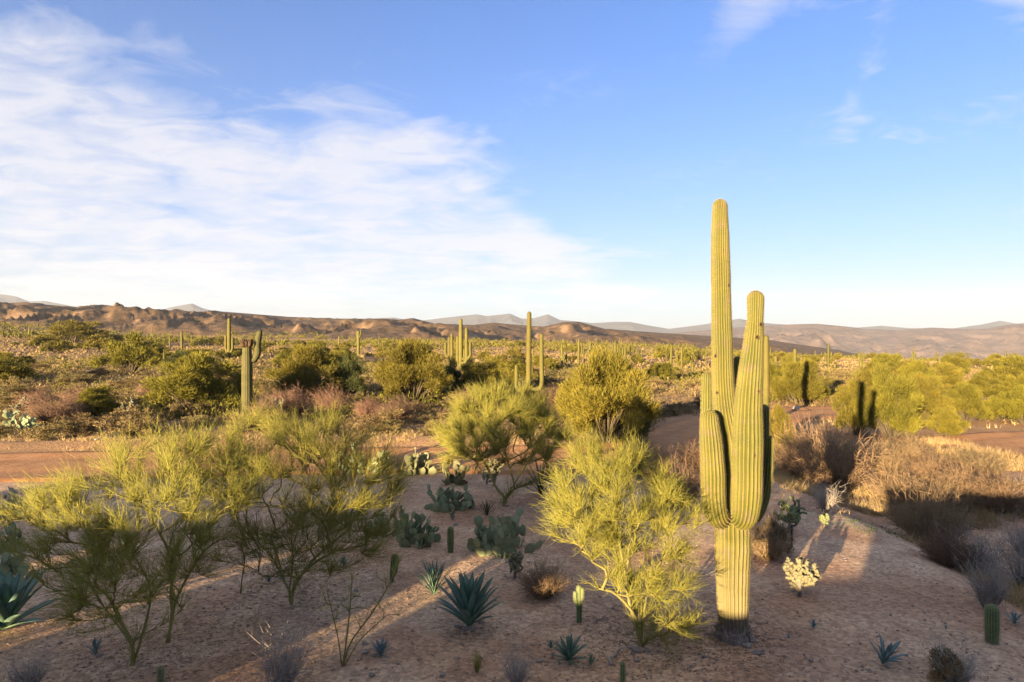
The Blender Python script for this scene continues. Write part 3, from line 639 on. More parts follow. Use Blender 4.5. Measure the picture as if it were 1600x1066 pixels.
def palo_verde(base, trunks, spec, ntar, depth, label, seed, rtip=.0054, pw=.43, spray=26, tw=.40, up=.55, rt=.0034, out=.55, ends=1.0, extra=1.0):
    rng = np.random.default_rng(seed); b = base; d = b.y
    def L(c): return [np.array(tuple(wp(x, y, d) + Vector((0, dy, 0)))) for x, y, dy in c]
    T = [L(t) for t in trunks]
    targets = ellips_targets(rng, spec, d, ntar, depth)
    pos, par, cn, kids, chains = skeleton(rng, T, targets)
    root = empty('palo_verde_tree', b); tag(root, label, 'tree', 'palo verdes of the yard')
    bb = np.array(b); G = Geo()
    rad = rtip * cn**pw
    for ch in chains:
        if len(ch) < 2: continue
        c = np.array([pos[i] for i in ch]) - bb; r = rad[ch].copy(); r[0] = min(r[0], r[1] * 1.15)
        if par[ch[0]] < 0: r[0] *= 1.35
        tube(G, c, r, 7 if r.max() > .02 else 4, np.clip(r.max() * 18, .35, 1), True, .05, rng)
    obj('trunk', G.mesh('trunk', M['bark'], True), root)
    # twig sprays: broom-like, along the thin outer wood
    cen = np.mean(pos, 0); G = Geo(); thin = [i for i in range(len(pos)) if cn[i] <= 7 and par[i] >= 0]
    P = []; D = []
    for i in thin:
        k = int(spray * (1.05 if kids[i] == 0 else .42) * rng.uniform(.4, 1.5))
        if k == 0: continue
        dr = unit(pos[i] - pos[par[i]]); o = unit((pos[i] - cen) * np.array([1, 1, .6]))
        j = rng.uniform(0, 1, (k, 1)); P.append(pos[par[i]] * j + pos[i] * (1 - j)); D.append(unit(dr * .7 + o * out * .6 + np.array([0, 0, up * rng.uniform(.5, 1.6)]) + .40 * rng.normal(size=(k, 3))))
    P = np.concatenate(P); D = np.concatenate(D); n = len(P); Ls = tw * rng.uniform(.45, 1.25, n)
    bend = .13 * rng.normal(size=(n, 3)) + np.array([0, 0, .05]); tint = rng.uniform(.2, 1, n)
    strands(G, P - bb, D, Ls, rt * rng.uniform(.8, 1.3, n), tint, bend)
    for q in range(int(3 * extra)):                     # side twiglets
        u = rng.uniform(.2, .9, (n, 1)); p2 = P + D * Ls[:, None] * u * .95
        strands(G, p2 - bb, unit(D + .42 * rng.normal(size=(n, 3)) + np.array([0, 0, .1])), Ls * rng.uniform(.25, .55, n), rt * .75, np.clip(tint + .1 * rng.normal(size=n), 0, 1))
    obj('crown', G.mesh('crown', M['twig']), root)
    return root
b = gp(205, 1040)
palo_verde(b, [[(205, 1046, 0), (205, 1010, 0), (180, 985, .1), (135, 950, .3), (105, 905, .4)], [(205, 1046, 0), (207, 1010, 0), (200, 960, -.2), (185, 915, -.3), (150, 890, -.4)],
               [(205, 1046, 0), (212, 1000, 0), (260, 972, -.1), (300, 940, -.3)], [(205, 1046, 0), (214, 1005, .1), (218, 940, .3), (190, 890, .4), (160, 880, .6)],
               [(243, 1020, .35), (250, 975, .35), (248, 935, .35), (255, 890, .3), (235, 820, .1)], [(243, 1020, .35), (252, 960, .4), (270, 915, .5), (290, 880, .6), (320, 862, .7)]],
           [(215, 800, 135, 90), (125, 830, 70, 65), (325, 755, 70, 75), (250, 740, 60, 60), (125, 910, 55, 45), (230, 880, 110, 60), (210, 920, 90, 40)], 290, 1.5, 'sprawling multi-stemmed palo verde, its lower half shaded, beside the blue-green prickly pears', 5, spray=20, tw=.50)
b = gp(455, 946)
palo_verde(b, [[(455, 950, 0), (455, 930, 0), (440, 908, .1), (425, 880, .3), (410, 850, .4)], [(455, 950, 0), (457, 925, 0), (470, 900, -.2), (500, 870, -.3), (535, 850, -.4)], [(455, 950, 0), (452, 925, 0), (452, 880, .2), (452, 840, .1)], [(455, 950, 0), (458, 920, .1), (480, 885, .4), (525, 850, .8)]],
           [(455, 770, 120, 105), (570, 790, 65, 70), (400, 715, 65, 65), (510, 720, 60, 55), (600, 760, 35, 50), (450, 850, 100, 50), (530, 850, 70, 40)], 310, 1.7, 'broad palo verde with dense sunlit top between the sapling and prickly pears', 6, spray=21, tw=.58)
b = gp(785, 792)
palo_verde(b, [[(785, 795, 0), (790, 775, 0), (803, 765, .1), (800, 745, .2), (790, 715, .2)], [(785, 795, 0), (788, 778, 0), (775, 760, -.1), (765, 735, -.2), (750, 710, -.2)], [(785, 795, 0), (800, 768, 0), (830, 752, -.2), (865, 742, -.3)], [(785, 795, 0), (795, 772, .1), (815, 745, .6), (835, 715, .8)]],
           [(785, 672, 95, 55), (735, 690, 52, 38), (845, 690, 42, 45), (790, 640, 60, 35)], 190, 2.0, 'sunlit umbrella-shaped palo verde with crooked trunk near the dirt road', 7, spray=30, tw=.62, rtip=.007, rt=.0055)
b = gp(1003, 1012)
palo_verde(b, [[(1003, 1016, 0), (995, 985, 0), (985, 945, .1), (978, 900, .1), (970, 850, .2)], [(1003, 1016, 0), (1000, 985, 0), (985, 950, -.1), (955, 915, -.3), (930, 905, -.4)], [(1003, 1016, 0), (1005, 985, .1), (1020, 930, .3), (1045, 880, .4), (1050, 830, .4)], [(1003, 1016, 0), (1010, 995, -.1), (1040, 975, -.3), (1070, 960, -.4)], [(1003, 1016, 0), (995, 960, .2), (990, 900, .5), (1000, 840, .7)]],
           [(955, 775, 95, 80), (995, 870, 75, 75), (1040, 965, 48, 40), (1045, 790, 38, 65), (890, 805, 38, 60), (960, 730, 60, 45)], 250, 1.25, 'bright yellow-green bushy palo verde in full sun beside the tall saguaro', 8, spray=23, tw=.44, out=.5)
b = gp(535, 1042)
palo_verde(b, [[(535, 1046, 0), (540, 1010, 0), (545, 960, .05), (548, 900, .1)], [(535, 1046, 0), (550, 1000, -.1), (585, 950, -.2), (612, 905, -.2), (628, 868, -.2)], [(535, 1046, 0), (525, 1000, .1), (512, 960, .2), (505, 930, .2)], [(535, 1046, 0), (560, 1005, .1), (595, 975, .2)]],
           [(545, 920, 25, 50), (590, 930, 45, 50), (510, 950, 25, 40)], 16, .5, 'sparse spindly palo verde sapling with few bare green stems', 9, rtip=.006, spray=4, tw=.3, extra=.5)
b = gp(376, 928)
palo_verde(b, [[(376, 930, 0), (378, 905, 0), (382, 880, 0), (378, 850, 0)]], [(382, 850, 20, 35)], 8, .3, 'young single-stemmed palo verde shoot in the shade between the larger palo verdes', 10, rtip=.006, spray=8, tw=.3)

# ------------------------------------------------------------------ bushy trees and scrub of the plain
def bush_mesh(seed, nclump, per, leafmat, w=.045, l=.30, flat=.75, skirt=.25, name='crown'):
    """unit bush (radius about 1, height about 1.5): clumps of upswept sprays round a domed frame"""
    rng = np.random.default_rng(seed); G = Geo(); S_ = Geo(); cl = []
    for i in range(nclump):
        a = rng.uniform(0, 6.28); q = rng.uniform(0, 1)**.5; z = rng.uniform(skirt, 1.0)
        rr = q * math.sqrt(max(.06, 1 - (max(0, z - .35) / .75)**2)); lump = 1 + .30 * math.sin(2 * a + seed) + .22 * math.sin(5 * a + 2 * seed)
        cl.append(np.array([rr * math.cos(a) * lump, rr * math.sin(a) * lump, z * 1.35 * (1 + .13 * math.sin(3 * a + seed * 1.7)) * rng.uniform(.82, 1.12)]))
    for c in cl:
        s = rng.uniform(.16, .36); n = int(per * rng.uniform(.6, 1.4)); v = rand_unit(rng, n) * (rng.uniform(0, 1, (n, 1))**.45) * s; v[:, 2] *= flat
        o = unit(c * np.array([1, 1, .5])); D = unit(v * 1.2 / s + o * .5 + np.array([0, 0, .75]) + .35 * rng.normal(size=(n, 3)))
        blades(G, c + v, D, l * rng.uniform(.5, 1.2, n), w * rng.uniform(.6, 1.3, n), np.clip(.55 + .35 * rng.normal(), 0, 1) * .7 + .3 * rng.uniform(0, 1, n))
        tube(S_, [(0.04 * c[0], .04 * c[1], -.1), c * np.array([.5, .5, .55]) + rng.normal(size=3) * .04, c], [.03, .016, .005], 4, .5, False)
    return G.mesh(name, M[leafmat]), S_.mesh('trunk', M['stem'])
TREE = [bush_mesh(100 + i, 74, 200, 'leaf', w=.02, l=.14) for i in range(6)]
NEAR = [bush_mesh(200 + i, 66, 640, 'leaf', w=.0105, l=.10) for i in range(3)]
CREO = [bush_mesh(120 + i, 56, 230, 'leaf_dark', w=.018, l=.12, skirt=.12) for i in range(3)]
FARTREE = [bush_mesh(140 + i, 40, 70, 'leaf', w=.05, l=.2) for i in range(4)]
def twig_mesh(seed, n, mat, spread=1.0, r=.006, hgt=1.0, sub=3, name='twigs', curve=.25):
    """unit dry bush: fine forking stems fanning from the root"""
    rng = np.random.default_rng(seed); G = Geo(); a = rng.uniform(0, 6.28, n); q = rng.uniform(0, 1, n)**.6 * spread
    D = unit(np.stack([np.cos(a) * q, np.sin(a) * q, np.full(n, hgt) * rng.uniform(.5, 1.1, n)], 1)); L_ = rng.uniform(.55, 1.1, n)
    P = np.stack([np.cos(a) * .12 * q, np.sin(a) * .12 * q, np.zeros(n) - .03], 1); bend = curve * rng.normal(size=(n, 3)) * .6
    strands(G, P, D, L_, r, rng.uniform(.2, .8, n), bend)
    for g in range(sub):
        u = rng.uniform(.25, .95, (n, 1)); p2 = P + D * L_[:, None] * u
        d2 = unit(D + .7 * rng.normal(size=(n, 3))); l2 = L_ * rng.uniform(.25, .55, n); strands(G, p2, d2, l2, r * .7, rng.uniform(.2, 1, n))
        p3 = p2 + d2 * l2[:, None] * .5; strands(G, p3, unit(d2 + .8 * rng.normal(size=(n, 3))), l2 * .5, r * .55, rng.uniform(.2, 1, n))
    return G.mesh(name, M[mat])
SAGE = [bush_mesh(160 + i, 34, 150, 'sage', w=.028, l=.13, skirt=.02, name='foliage')[0] for i in range(5)]
RED = [twig_mesh(170 + i, 420, 'redtwig', 1.1, .008, .9) for i in range(3)]
BRN = [twig_mesh(180 + i, 460, 'browntwig', 1.2, .008, .9) for i in range(3)]
GREY = [twig_mesh(190 + i, 120, 'greytwig', .75, .009, 1.3, 2) for i in range(3)]
GRN = [twig_mesh(195, 120, 'twig', .7, .008, 1.3, 3)]
def place_bush(pair, x, y, rx, hz, rng, label, group=None, name='palo_verde_tree', cat='tree'):
    """rx: half width in metres, hz: height in metres"""
    z = gz(x, y)
    if isinstance(pair, tuple):
        r = empty(name, (x, y, z - .03), rng.uniform(0, 6.28)); r.scale = (rx, rx, hz / 1.5); obj('crown', pair[0], r); obj('trunk', pair[1], r)
    else:
        r = obj(name, pair, None, (x, y, z - .03)); r.rotation_euler = (0, 0, rng.uniform(0, 6.28)); r.scale = (rx, rx, hz)
    return tag(r, label, cat, group)
rng = np.random.default_rng(33)
def pb(kind, px, py, w, top, label, i=0, name='palo_verde_tree', cat='tree', group=None):
    p = gp(px, py); k = p.y / FPX
    return place_bush(kind[i % len(kind)], p.x, p.y, w / 2 * k * .88, (py - top) * k * .96, rng, label, group, name, cat)
pb(NEAR, 305, 644, 150, 560, 'wide golden-green palo verde bush in front of the broken saguaro', 0)
pb(TREE, 366, 636, 50, 592, 'palo verde bush pressed against the foot of the broken saguaro', 1)
pb(NEAR, 478, 622, 120, 550, 'rounded palo verde behind red-brown bare shrubs beyond the road', 2)
pb(CREO, 548, 622, 62, 555, 'dark green creosote bush between two rounded palo verdes', 0, 'creosote_bush', 'bush')
pb(NEAR, 645, 630, 130, 540, 'large rounded palo verde in front of the candelabra saguaro', 3)
pb(CREO, 705, 622, 50, 565, 'shadowed creosote bush at the foot of the candelabra saguaro', 1, 'creosote_bush', 'bush')
pb(NEAR, 755, 622, 95, 562, 'palo verde below the candelabra saguaro, beside the slender saguaro', 4)
pb(NEAR, 948, 692, 168, 560, 'big dense palo verde tree at the bend of the dirt road', 0)
pb(NEAR, 905, 680, 70, 585, 'side-growing palo verde joined to the big tree at the road bend', 1)
pb(CREO, 985, 690, 70, 600, 'dark creosote against the big palo verde at the road bend', 2, 'creosote_bush', 'bush')
pb(NEAR, 148, 652, 75, 608, 'low bright palo verde bush among red-brown shrubs left of a cholla'.replace('left of', 'beside'), 2)
pb(TREE, 205, 585, 80, 527, 'palo verde in grey brush near the twin-stemmed saguaro', 3)
pb(CREO, 282, 575, 50, 548, 'small dark creosote in grey brush on the plain', 0, 'creosote_bush', 'bush')
pb(TREE, 115, 537, 75, 503, 'tall round-topped palo verde beside the stout armless saguaro', 0)
pb(NEAR, 1250, 632, 90, 570, 'bushy palo verde thicket round the straight armless saguaro', 2)
pb(NEAR, 1218, 715, 50, 640, 'olive bush standing close behind the tall saguaro', 3)
for i, (px, py, w, top) in enumerate([(1340, 680, 70, 600), (1392, 684, 104, 580), (1448, 666, 80, 594), (1508, 660, 72, 604), (1565, 658, 66, 616), (1602, 664, 70, 606), (1430, 632, 80, 570), (1535, 628, 76, 588), (1592, 630, 70, 590), (1478, 618, 70, 572), (1362, 630, 60, 582), (1480, 684, 60, 640)]):
    pb(NEAR, px, py, w, top, 'palo verde in the dense green thicket across the wash by the dirt clearing', i, group='palo verde thicket across the wash')
for i, (px, py, w, top) in enumerate([(85, 662, 110, 612), (125, 650, 80, 600), (60, 640, 70, 605), (455, 650, 90, 598), (520, 650, 80, 600), (415, 660, 70, 615), (620, 660, 80, 615), (575, 655, 60, 618), (735, 640, 60, 600), (865, 640, 60, 598), (240, 620, 70, 590)]):
    pb(RED, px, py, w, top, 'bare reddish-brown twiggy shrub ' + ('spreading wide beside the dusty verge cholla', 'behind the low bright palo verde bush', 'small, in brush behind the dusty verge cholla', 'below the rounded palo verde beyond the road', 'in front of the dark creosote bush', 'low, beside the brown cholla on the verge', 'in front of the large rounded palo verde', 'low, between creosote and large rounded palo verde', 'under the palo verde beside the slender saguaro', 'between the slender saguaro and the big road-bend tree', 'behind the dark chain-fruit cholla')[i], i, 'bare_shrub', 'shrub', 'bare reddish shrubs beyond the road')
# plain: further trees, each its own, then the far mass
n = 0; rng = np.random.default_rng(44)
while n < 250:
    d = 58 + 250 * rng.uniform(0, 1)**.8; px = rng.uniform(-40, 1640); x = (px - 800) / FPX * d
    keep = .35 if (px < 560 and d < 110) else (.25 if 990 < px < 1110 and d < 140 else .9)
    if rng.uniform() > keep or float(road_dist(np.array([x]), np.array([d]))[0]) < 5: continue
    if abs(px - 826) < 26 and d < 62 or 700 < px < 745 and d < 105 or abs(px - 388) < 14 and d < 60: continue
    v = (TREE if d < 130 else FARTREE); w = rng.uniform(.9, 2.8); h = w * rng.uniform(.8, 1.45)
    place_bush(v[rng.integers(len(v))], x, d, w, h, rng, 'yellow-green palo verde scattered over the scrub plain beyond the road', 'palo verdes of the plain'); n += 1
def merged(name, matname, label, n, dmin, dmax, gen, pxr=(-60, 1660), seed=1, power=1.0, keep=None):
    """many low bushes as one mass"""
    rng = np.random.default_rng(seed); d = dmin + (dmax - dmin) * rng.uniform(0, 1, n)**power; px = rng.uniform(*pxr, n); x = (px - 800) / FPX * d
    ok = road_dist(x, d) > 3.6
    if keep is not None: ok &= keep(px, d, x, rng)
    x, d = x[ok], d[ok]; z = height(x, d); G = Geo(); gen(G, x, d, z, rng)
    return tag(obj(name, G.mesh(name, M[matname])), label, None, None, 'stuff')
def gen_bush(per, rmin, rmax, w, asp=.8, bl=.38):
    def f(G, x, y, z, rng):
        n = len(x); r = np.repeat(rng.uniform(rmin, rmax, n), per); t = np.repeat(rng.uniform(.1, .9, n), per); c = np.repeat(np.stack([x, y, z], 1), per, 0)
        v = rand_unit(rng, n * per) * (rng.uniform(0, 1, (n * per, 1))**.35); v[:, 2] = np.abs(v[:, 2]) * asp
        lump = 1 + .3 * np.sin(3 * np.arctan2(v[:, 1], v[:, 0]) + t * 40)
        P = c + v * (r * lump)[:, None]; D = unit(v + np.array([0, 0, .6]) + .4 * rng.normal(size=(n * per, 3)))
        blades(G, P, D, r * bl, w * r, np.clip(t + .15 * rng.normal(size=n * per), 0, 1))
    return f
merged('far_scrub', 'leaf', 'far mass of palo verde and scrub below the bluffs', 1800, 230, 620, gen_bush(64, 1.6, 3.2, .13, .95, .3), seed=3, power=.8)
merged('far_brush', 'sage', 'far low grey-brown brush covering the plain', 12500, 110, 520, gen_bush(16, .5, 1.25, .24, .75, .38), seed=4, power=.85)
n = 0; rng = np.random.default_rng(66)
while n < 290:
    d = 33 + 65 * rng.uniform(0, 1)**1.1; px = rng.uniform(-20, 1620); x = (px - 800) / FPX * d
    if float(road_dist(np.array([x]), np.array([d]))[0]) < 4.2 or (px > 1180 and d < 45 and rng.uniform() < .8): continue
    w = rng.uniform(.5, 1.3); i = rng.integers(5)
    place_bush(SAGE[i], x, d, w, w * rng.uniform(.45, .65), rng, 'low grey-brown bursage mound on the plain beyond the dirt road', 'bursage mounds beyond the road', 'bursage_shrub', 'shrub'); n += 1
merged('low_brush', 'sage', 'low grey-brown brush carpeting the ground beyond the road', 2600, 33, 62, gen_bush(76, .22, .75, .056, .65, .22), seed=14, keep=lambda px, d, x, r: ~((px > 1180) & (d < 46)))
merged('olive_brush', 'leaf', 'low golden-olive brush scattered between the bursage', 1500, 40, 135, gen_bush(84, .35, 1.25, .05, .85, .2), seed=16, keep=lambda px, d, x, r: ~((px > 1180) & (d < 50)) & ~((px > 985) & (px < 1110) & (d < 60)))
merged('mid_brush', 'sage', 'brown brush covering the open plain between the palo verdes', 4600, 60, 125, gen_bush(34, .3, .95, .09, .65, .26), seed=15)

# ------------------------------------------------------------------ grass and brush of the road verge and the wash
def grass_patch(name, label, n, xr, yr, keep=None, seed=0, hmin=.25, hmax=.6, per=14, mat='grass', clump=.35, w=.012, thr=-.12):
    rng = np.random.default_rng(seed); x = rng.uniform(*xr, n); y = rng.uniform(*yr, n)
    ok = fbm(x * clump, y * clump, 3, seed) > thr
    ok &= road_dist(x, y) > 3.1
    if keep is not None: ok &= keep(x, y)
    x, y = x[ok], y[ok]; m = len(x); z = height(x, y); P = np.repeat(np.stack([x, y, z - .02], 1), per, 0); P[:, :2] += rng.normal(size=(m * per, 2)) * .07
    D = unit(np.array([0, 0, 1.]) + .38 * rng.normal(size=(m * per, 3)) * np.array([1, 1, .2])); hh = np.repeat(rng.uniform(hmin, hmax, m), per) * rng.uniform(.5, 1.15, m * per)
    G = Geo(); blades(G, P, D, hh, w, np.clip(np.repeat(rng.uniform(.2, .9, m), per) + .1 * rng.normal(size=m * per), 0, 1), .25)
    return tag(obj(name, G.mesh(name, M[mat])), label, None, None, 'stuff')
grass_patch('verge_grass', 'dry straw grass along the far verge of the dirt road', 5200, (-40, 4), (29.5, 40), None, 1, .18, .45, 14)
grass_patch('wash_grass', 'tall dry golden grass filling the wash', 8500, (8.9, 21), (10.5, 31), lambda x, y: (x > 9.6 + .5 * np.sin(y)) , 2, .3, .75, 16, w=.010, clump=.55, thr=-.05)
grass_patch('bank_grass', 'sparse straw grass on the bank of the wash', 700, (4.5, 10), (15, 30), None, 3, .15, .4, 10)
grass_patch('plain_grass', 'scattered straw grass over the scrub plain', 20000, (-75, 75), (36, 110), None, 4, .2, .55, 6, w=.032)
grass_patch('green_grass', 'green grass patch in the bed of the wash', 900, (8.7, 14), (10, 26), lambda x, y: fbm(x * .5, y * .5, 2, 77) > .15, 5, .06, .14, 16, 'greengrass', w=.01)
rng = np.random.default_rng(12)
def tw(kind, px, py, w, h, label, name='dry_shrub', group=None):
    """w, h in photo pixels"""
    p = gp(px, py); k = p.y / FPX
    o = obj(name, kind, None, (p.x, p.y, p.z)); o.rotation_euler = (0, 0, rng.uniform(0, 6.28)); o.scale = (w / 2 * k / .85, w / 2 * k / .85, h * k / .95)
    return tag(o, label, 'shrub', group)
tw(BRN[0], 1298, 768, 118, 108, 'big bare brown shrub with tangled branches at the head of the wash')
tw(BRN[1], 1250, 750, 70, 90, 'bare brown shrub between the tall saguaro and the big tangled shrub')
for i, (px, py, w, h) in enumerate([(1405, 790, 80, 60), (1450, 845, 110, 80), (1385, 745, 60, 55), (1510, 775, 80, 50), (1570, 800, 90, 60), (1455, 750, 60, 45), (1530, 745, 70, 40), (1480, 800, 80, 55), (1420, 720, 60, 40)]):
    tw(BRN[i % 3], px, py, w, h, 'tangled brown dry shrub growing in the wash', group='brown shrubs in the wash')
for i, (px, py, w, h) in enumerate([(1530, 905, 120, 75), (1600, 925, 110, 85), (1480, 885, 80, 60), (1545, 955, 110, 80), (1600, 870, 90, 55)]):
    tw((GREY, GREY, RED)[i % 3][i % 3], px, py, w, h, 'shaded grey-mauve twiggy shrub on the near side of the wash', group='shaded shrubs in the wash')
tw(GREY[0], 440, 1085, 130, 100, 'pale grey leafless spiky shrub in front of the broad palo verde')
tw(GREY[1], 45, 1085, 110, 60, 'pale grey bare twigs below the sprawling palo verde')
tw(BRN[2], 848, 937, 72, 58, 'small tan dry bursage shrub beside the pale small cholla')
tw(GREY[2], 808, 1075, 90, 60, 'grey dry twig shrub next to the small agaves')
tw(GREY[1], 1495, 1075, 120, 66, 'silvery dry shrub near the barrel cactus')
tw(BRN[0], 1198, 872, 66, 60, 'dark dry shrub at the back of the tall saguaro foot')
tw(BRN[1], 1020, 742, 80, 50, 'leafless shrub on the verge where the dirt road bends')
tw(RED[1], 1060, 790, 90, 70, 'dry mauve shrub behind the bright yellow-green palo verde')
tw(BRN[2], 990, 740, 60, 40, 'small bare shrub beside the bend of the dirt road')
tw(GREY[0], 1290, 800, 70, 46, 'dull grey dry shrub by the short black stake')
tw(RED[2], 1090, 735, 70, 45, 'mauve bare shrub close to the arm side of the tall saguaro')
pb(GRN, 745, 1052, 34, 1012, 'small feathery green seedling bush on the gravel', 1, 'seedling_bush', 'bush')
pb(SAGE, 1480, 1072, 70, 1030, 'pale silver-green mound shrub by the barrel cactus', 2, 'silver_shrub', 'shrub')
pb(SAGE, 1208, 868, 50, 825, 'grey-green mound shrub behind the tall saguaro foot', 1, 'silver_shrub', 'shrub')

for x_, y_, i_ in ((-14.1, -6.6, 0), (-13.5, -6.2, 1), (-19.2, -6.5, 2), (-18.6, -6.1, 0), (-23.4, -6.4, 1)):   # unseen shrubs added behind the porch to dapple the light through its gaps
    o = obj('dry_shrub', BRN[i_], None, (x_, y_, gz(x_, y_))); o.scale = (1.0, 1.0, 3.0); o.rotation_euler = (0, 0, x_ * 3); tag(o, 'tall unseen bare shrub added behind the porch to dapple its light', 'shrub', 'light-breaking shrubs added behind the porch')
# ------------------------------------------------------------------ prickly pears
def pad_mesh(mat):
    G = Geo(); nr, ns = 7, 14; V = []
    # obovate disc, domed on both faces; base of the pad at the origin, pad along +z
    for side in (1, -1):
        for i in range(nr):
            q = i / (nr - 1)
            for j in range(ns):
                a = j / ns * 2 * math.pi; zz = math.cos(a); xx = math.sin(a) * (.36 + .07 * zz)
                V.append((xx * q, side * .055 * math.sqrt(max(0, 1 - q**2.6)), .5 + .5 * zz * q))
    V = np.array(V); F = []
    for s in range(2):
        o = s * nr * ns
        for i in range(nr - 1):
            for j in range(ns):
                f = (o + i * ns + j, o + i * ns + (j + 1) % ns, o + (i + 1) * ns + (j + 1) % ns, o + (i + 1) * ns + j); F.append(f if s == 0 else f[::-1])
    tint = np.clip(1.2 - np.hypot(V[:, 0] / .4, (V[:, 2] - .5) / .5) * .8, 0, 1); G.add(V, None, F, tint)
    return G.mesh('pad', M[mat], True)
PADS = {k: pad_mesh(k) for k in ('pad', 'pad_yellow')}
def prickly_pear(px, py, w, h, label, n=30, mat='pad', seed=0, pad=None):
    """w, h: photo pixels of the whole clump"""
    rng = np.random.default_rng(seed + 500); b = gp(px, py); k = b.y / FPX; Wd, H = w * k / 2, h * k
    root = empty('prickly_pear', b); tag(root, label, 'cactus')
    s0 = pad * k if pad else H * .42; done = []; front = []
    def put(p, d, face, s):
        d = d.normalized(); x = d.cross(face).normalized(); y = d.cross(x)
        m = Matrix((x, y, d)).transposed().to_4x4(); o = obj('pad', PADS[mat], root); o.matrix_local = Matrix.Translation(p) @ m @ Matrix.Diagonal((s * rng.uniform(.85, 1.15), s, s, 1)); return p + d * s, d, s
    n = int(n * 2.1); nb = max(4, int(n / 2.8))
    for i in range(nb):
        a = rng.uniform(0, 6.28); q = rng.uniform(.0, .92)**.7; p = Vector((math.cos(a) * q * Wd, math.sin(a) * q * Wd * .8, -.04))
        d = Vector((math.cos(a) * q * .8, math.sin(a) * q * .6, 1)) + Vector(rng.normal(size=3)) * .18
        front.append(put(p, d, Vector(rng.normal(size=3)) * .6 + Vector((0, 1, 0)), s0 * rng.uniform(.8, 1.15))); done.append(1)
    tries = 0
    while len(done) < n and tries < 4000:
        tries += 1; tip, d, s = front[rng.integers(len(front))]
        lat = d.cross(Vector(rng.normal(size=3))).normalized(); p = tip - d * s * rng.uniform(.02, .18) + lat * s * rng.uniform(0, .22)
        nd = d * .8 + lat * rng.uniform(.2, 1.0) + Vector((0, 0, .45)); ns = s * rng.uniform(.72, 1.0); e = p + nd.normalized() * ns
        if e.z > H * 1.05 or math.hypot(e.x, e.y) > Wd * 1.12 or e.z < .1 * H: continue
        front.append(put(p, nd, Vector(rng.normal(size=3)) + Vector((0, .8, 0)), ns)); done.append(1)
    return root
prickly_pear(562, 738, 84, 40, 'wide prickly pear rising behind the broad palo verde crown', 46, 'pad', 1, 15)
prickly_pear(654, 741, 46, 38, 'compact sunlit prickly pear with narrow pads close to the road', 34, 'pad_yellow', 2, 15)
prickly_pear(714, 756, 38, 36, 'small pale prickly pear with tall upright sunlit pads', 16, 'pad_yellow', 3, 15)
prickly_pear(704, 796, 68, 48, 'round blue-green prickly pear mound in shade behind the little cholla', 44, 'pad', 4, 15)
prickly_pear(654, 851, 54, 64, 'upright shaded prickly pear by the pale dead stick', 44, 'pad', 5, 17)
prickly_pear(788, 862, 96, 66, 'sprawling prickly pear with yellowish fallen pads in the middle of the yard', 52, 'pad', 6, 20)
prickly_pear(24, 806, 62, 46, 'blue-green prickly pear on the road side behind the sprawling palo verde', 30, 'pad', 7, 16)
prickly_pear(6, 925, 70, 62, 'dark round-padded prickly pear just behind the broad-leaved agave', 20, 'pad', 8, 26)
prickly_pear(4, 862, 60, 60, 'dark prickly pear between the two blue-green prickly pears', 24, 'pad', 9, 18)
prickly_pear(600, 838, 60, 40, 'dark prickly pear half hidden under the broad palo verde', 24, 'pad', 10, 16)
prickly_pear(30, 672, 60, 30, 'dusty prickly pear on the far verge of the road', 26, 'pad', 11, 11)
prickly_pear(395, 655, 26, 13, 'low prickly pear at the foot of the broken saguaro', 12, 'pad_yellow', 12, 8)

# ------------------------------------------------------------------ agaves
def agave_leaf(mat, wid):
    G = Geo(); n = 8; V = []; t = np.linspace(0, 1, n)
    for q in t:
        w = wid * (.55 + .9 * q) * (1 - q)**.55 if q < 1 else 0; w = max(w, .0015); cz = .10 * q * (1 - q) ; dr = .10 * q * q
        for u, up in ((-1, .30), (0, 0), (1, .30), (0, -.22)):
            V.append((u * w, q, cz - dr + up * w))
    F = []
    for i in range(n - 1):
        a = i * 4; F += [(a, a + 1, a + 5, a + 4), (a + 1, a + 2, a + 6, a + 5), (a + 2, a + 3, a + 7, a + 6), (a + 3, a, a + 4, a + 7)]
    G.add(V, None, F, np.repeat(t, 4)); return G.mesh('leaf', M[mat], True)
AL = {'wide': agave_leaf('agave', .105), 'blue': agave_leaf('agave_blue', .12), 'broad': agave_leaf('agave', .17), 'narrow': agave_leaf('agave', .045), 'yucca': agave_leaf('leaf_dark', .022)}
def agave(px, py, w, h, label, n=34, kind='wide', seed=0, name='agave', tilt=(0, 0), lo=10):
    rng = np.random.default_rng(seed + 900); b = gp(px, py); k = b.y / FPX; Ln = max(h * k * 1.02, w * k * .5)
    root = empty(name, b, rng.uniform(0, 6)); root.rotation_euler = (tilt[0], tilt[1], rng.uniform(0, 6) if tilt == (0, 0) else 0); tag(root, label, 'agave' if name == 'agave' else 'yucca')
    for i in range(n):
        f = i / max(1, n - 1); el = math.radians(lo + (84 - lo) * f**.8 + rng.normal() * 4); L_ = Ln * (.72 + .3 * math.sin(f * 2.6)) * rng.uniform(.9, 1.08)
        o = obj('leaf', AL[kind], root); o.rotation_euler = Euler((el, 0, i * 2.39996 + rng.normal() * .1), 'XYZ'); o.location = (0, 0, .02 + .04 * f * Ln); o.scale = (L_, L_, L_)
agave(733, 984, 60, 80, 'large dark green agave with sword leaves ringed by stones', 40, 'wide', 1, lo=34)
agave(10, 985, 100, 88, 'broad-leaved blue-green agave beside the sprawling palo verde trunk', 22, 'broad', 21, lo=12)
agave(678, 932, 32, 50, 'dense narrow upright agave clump beside the large agave', 38, 'narrow', 2, lo=35)
agave(595, 1026, 26, 24, 'small blue agave near the spindly sapling', 22, 'blue', 3)
agave(889, 1036, 42, 38, 'medium green agave rosette flanked by tiny agaves', 32, 'wide', 4)
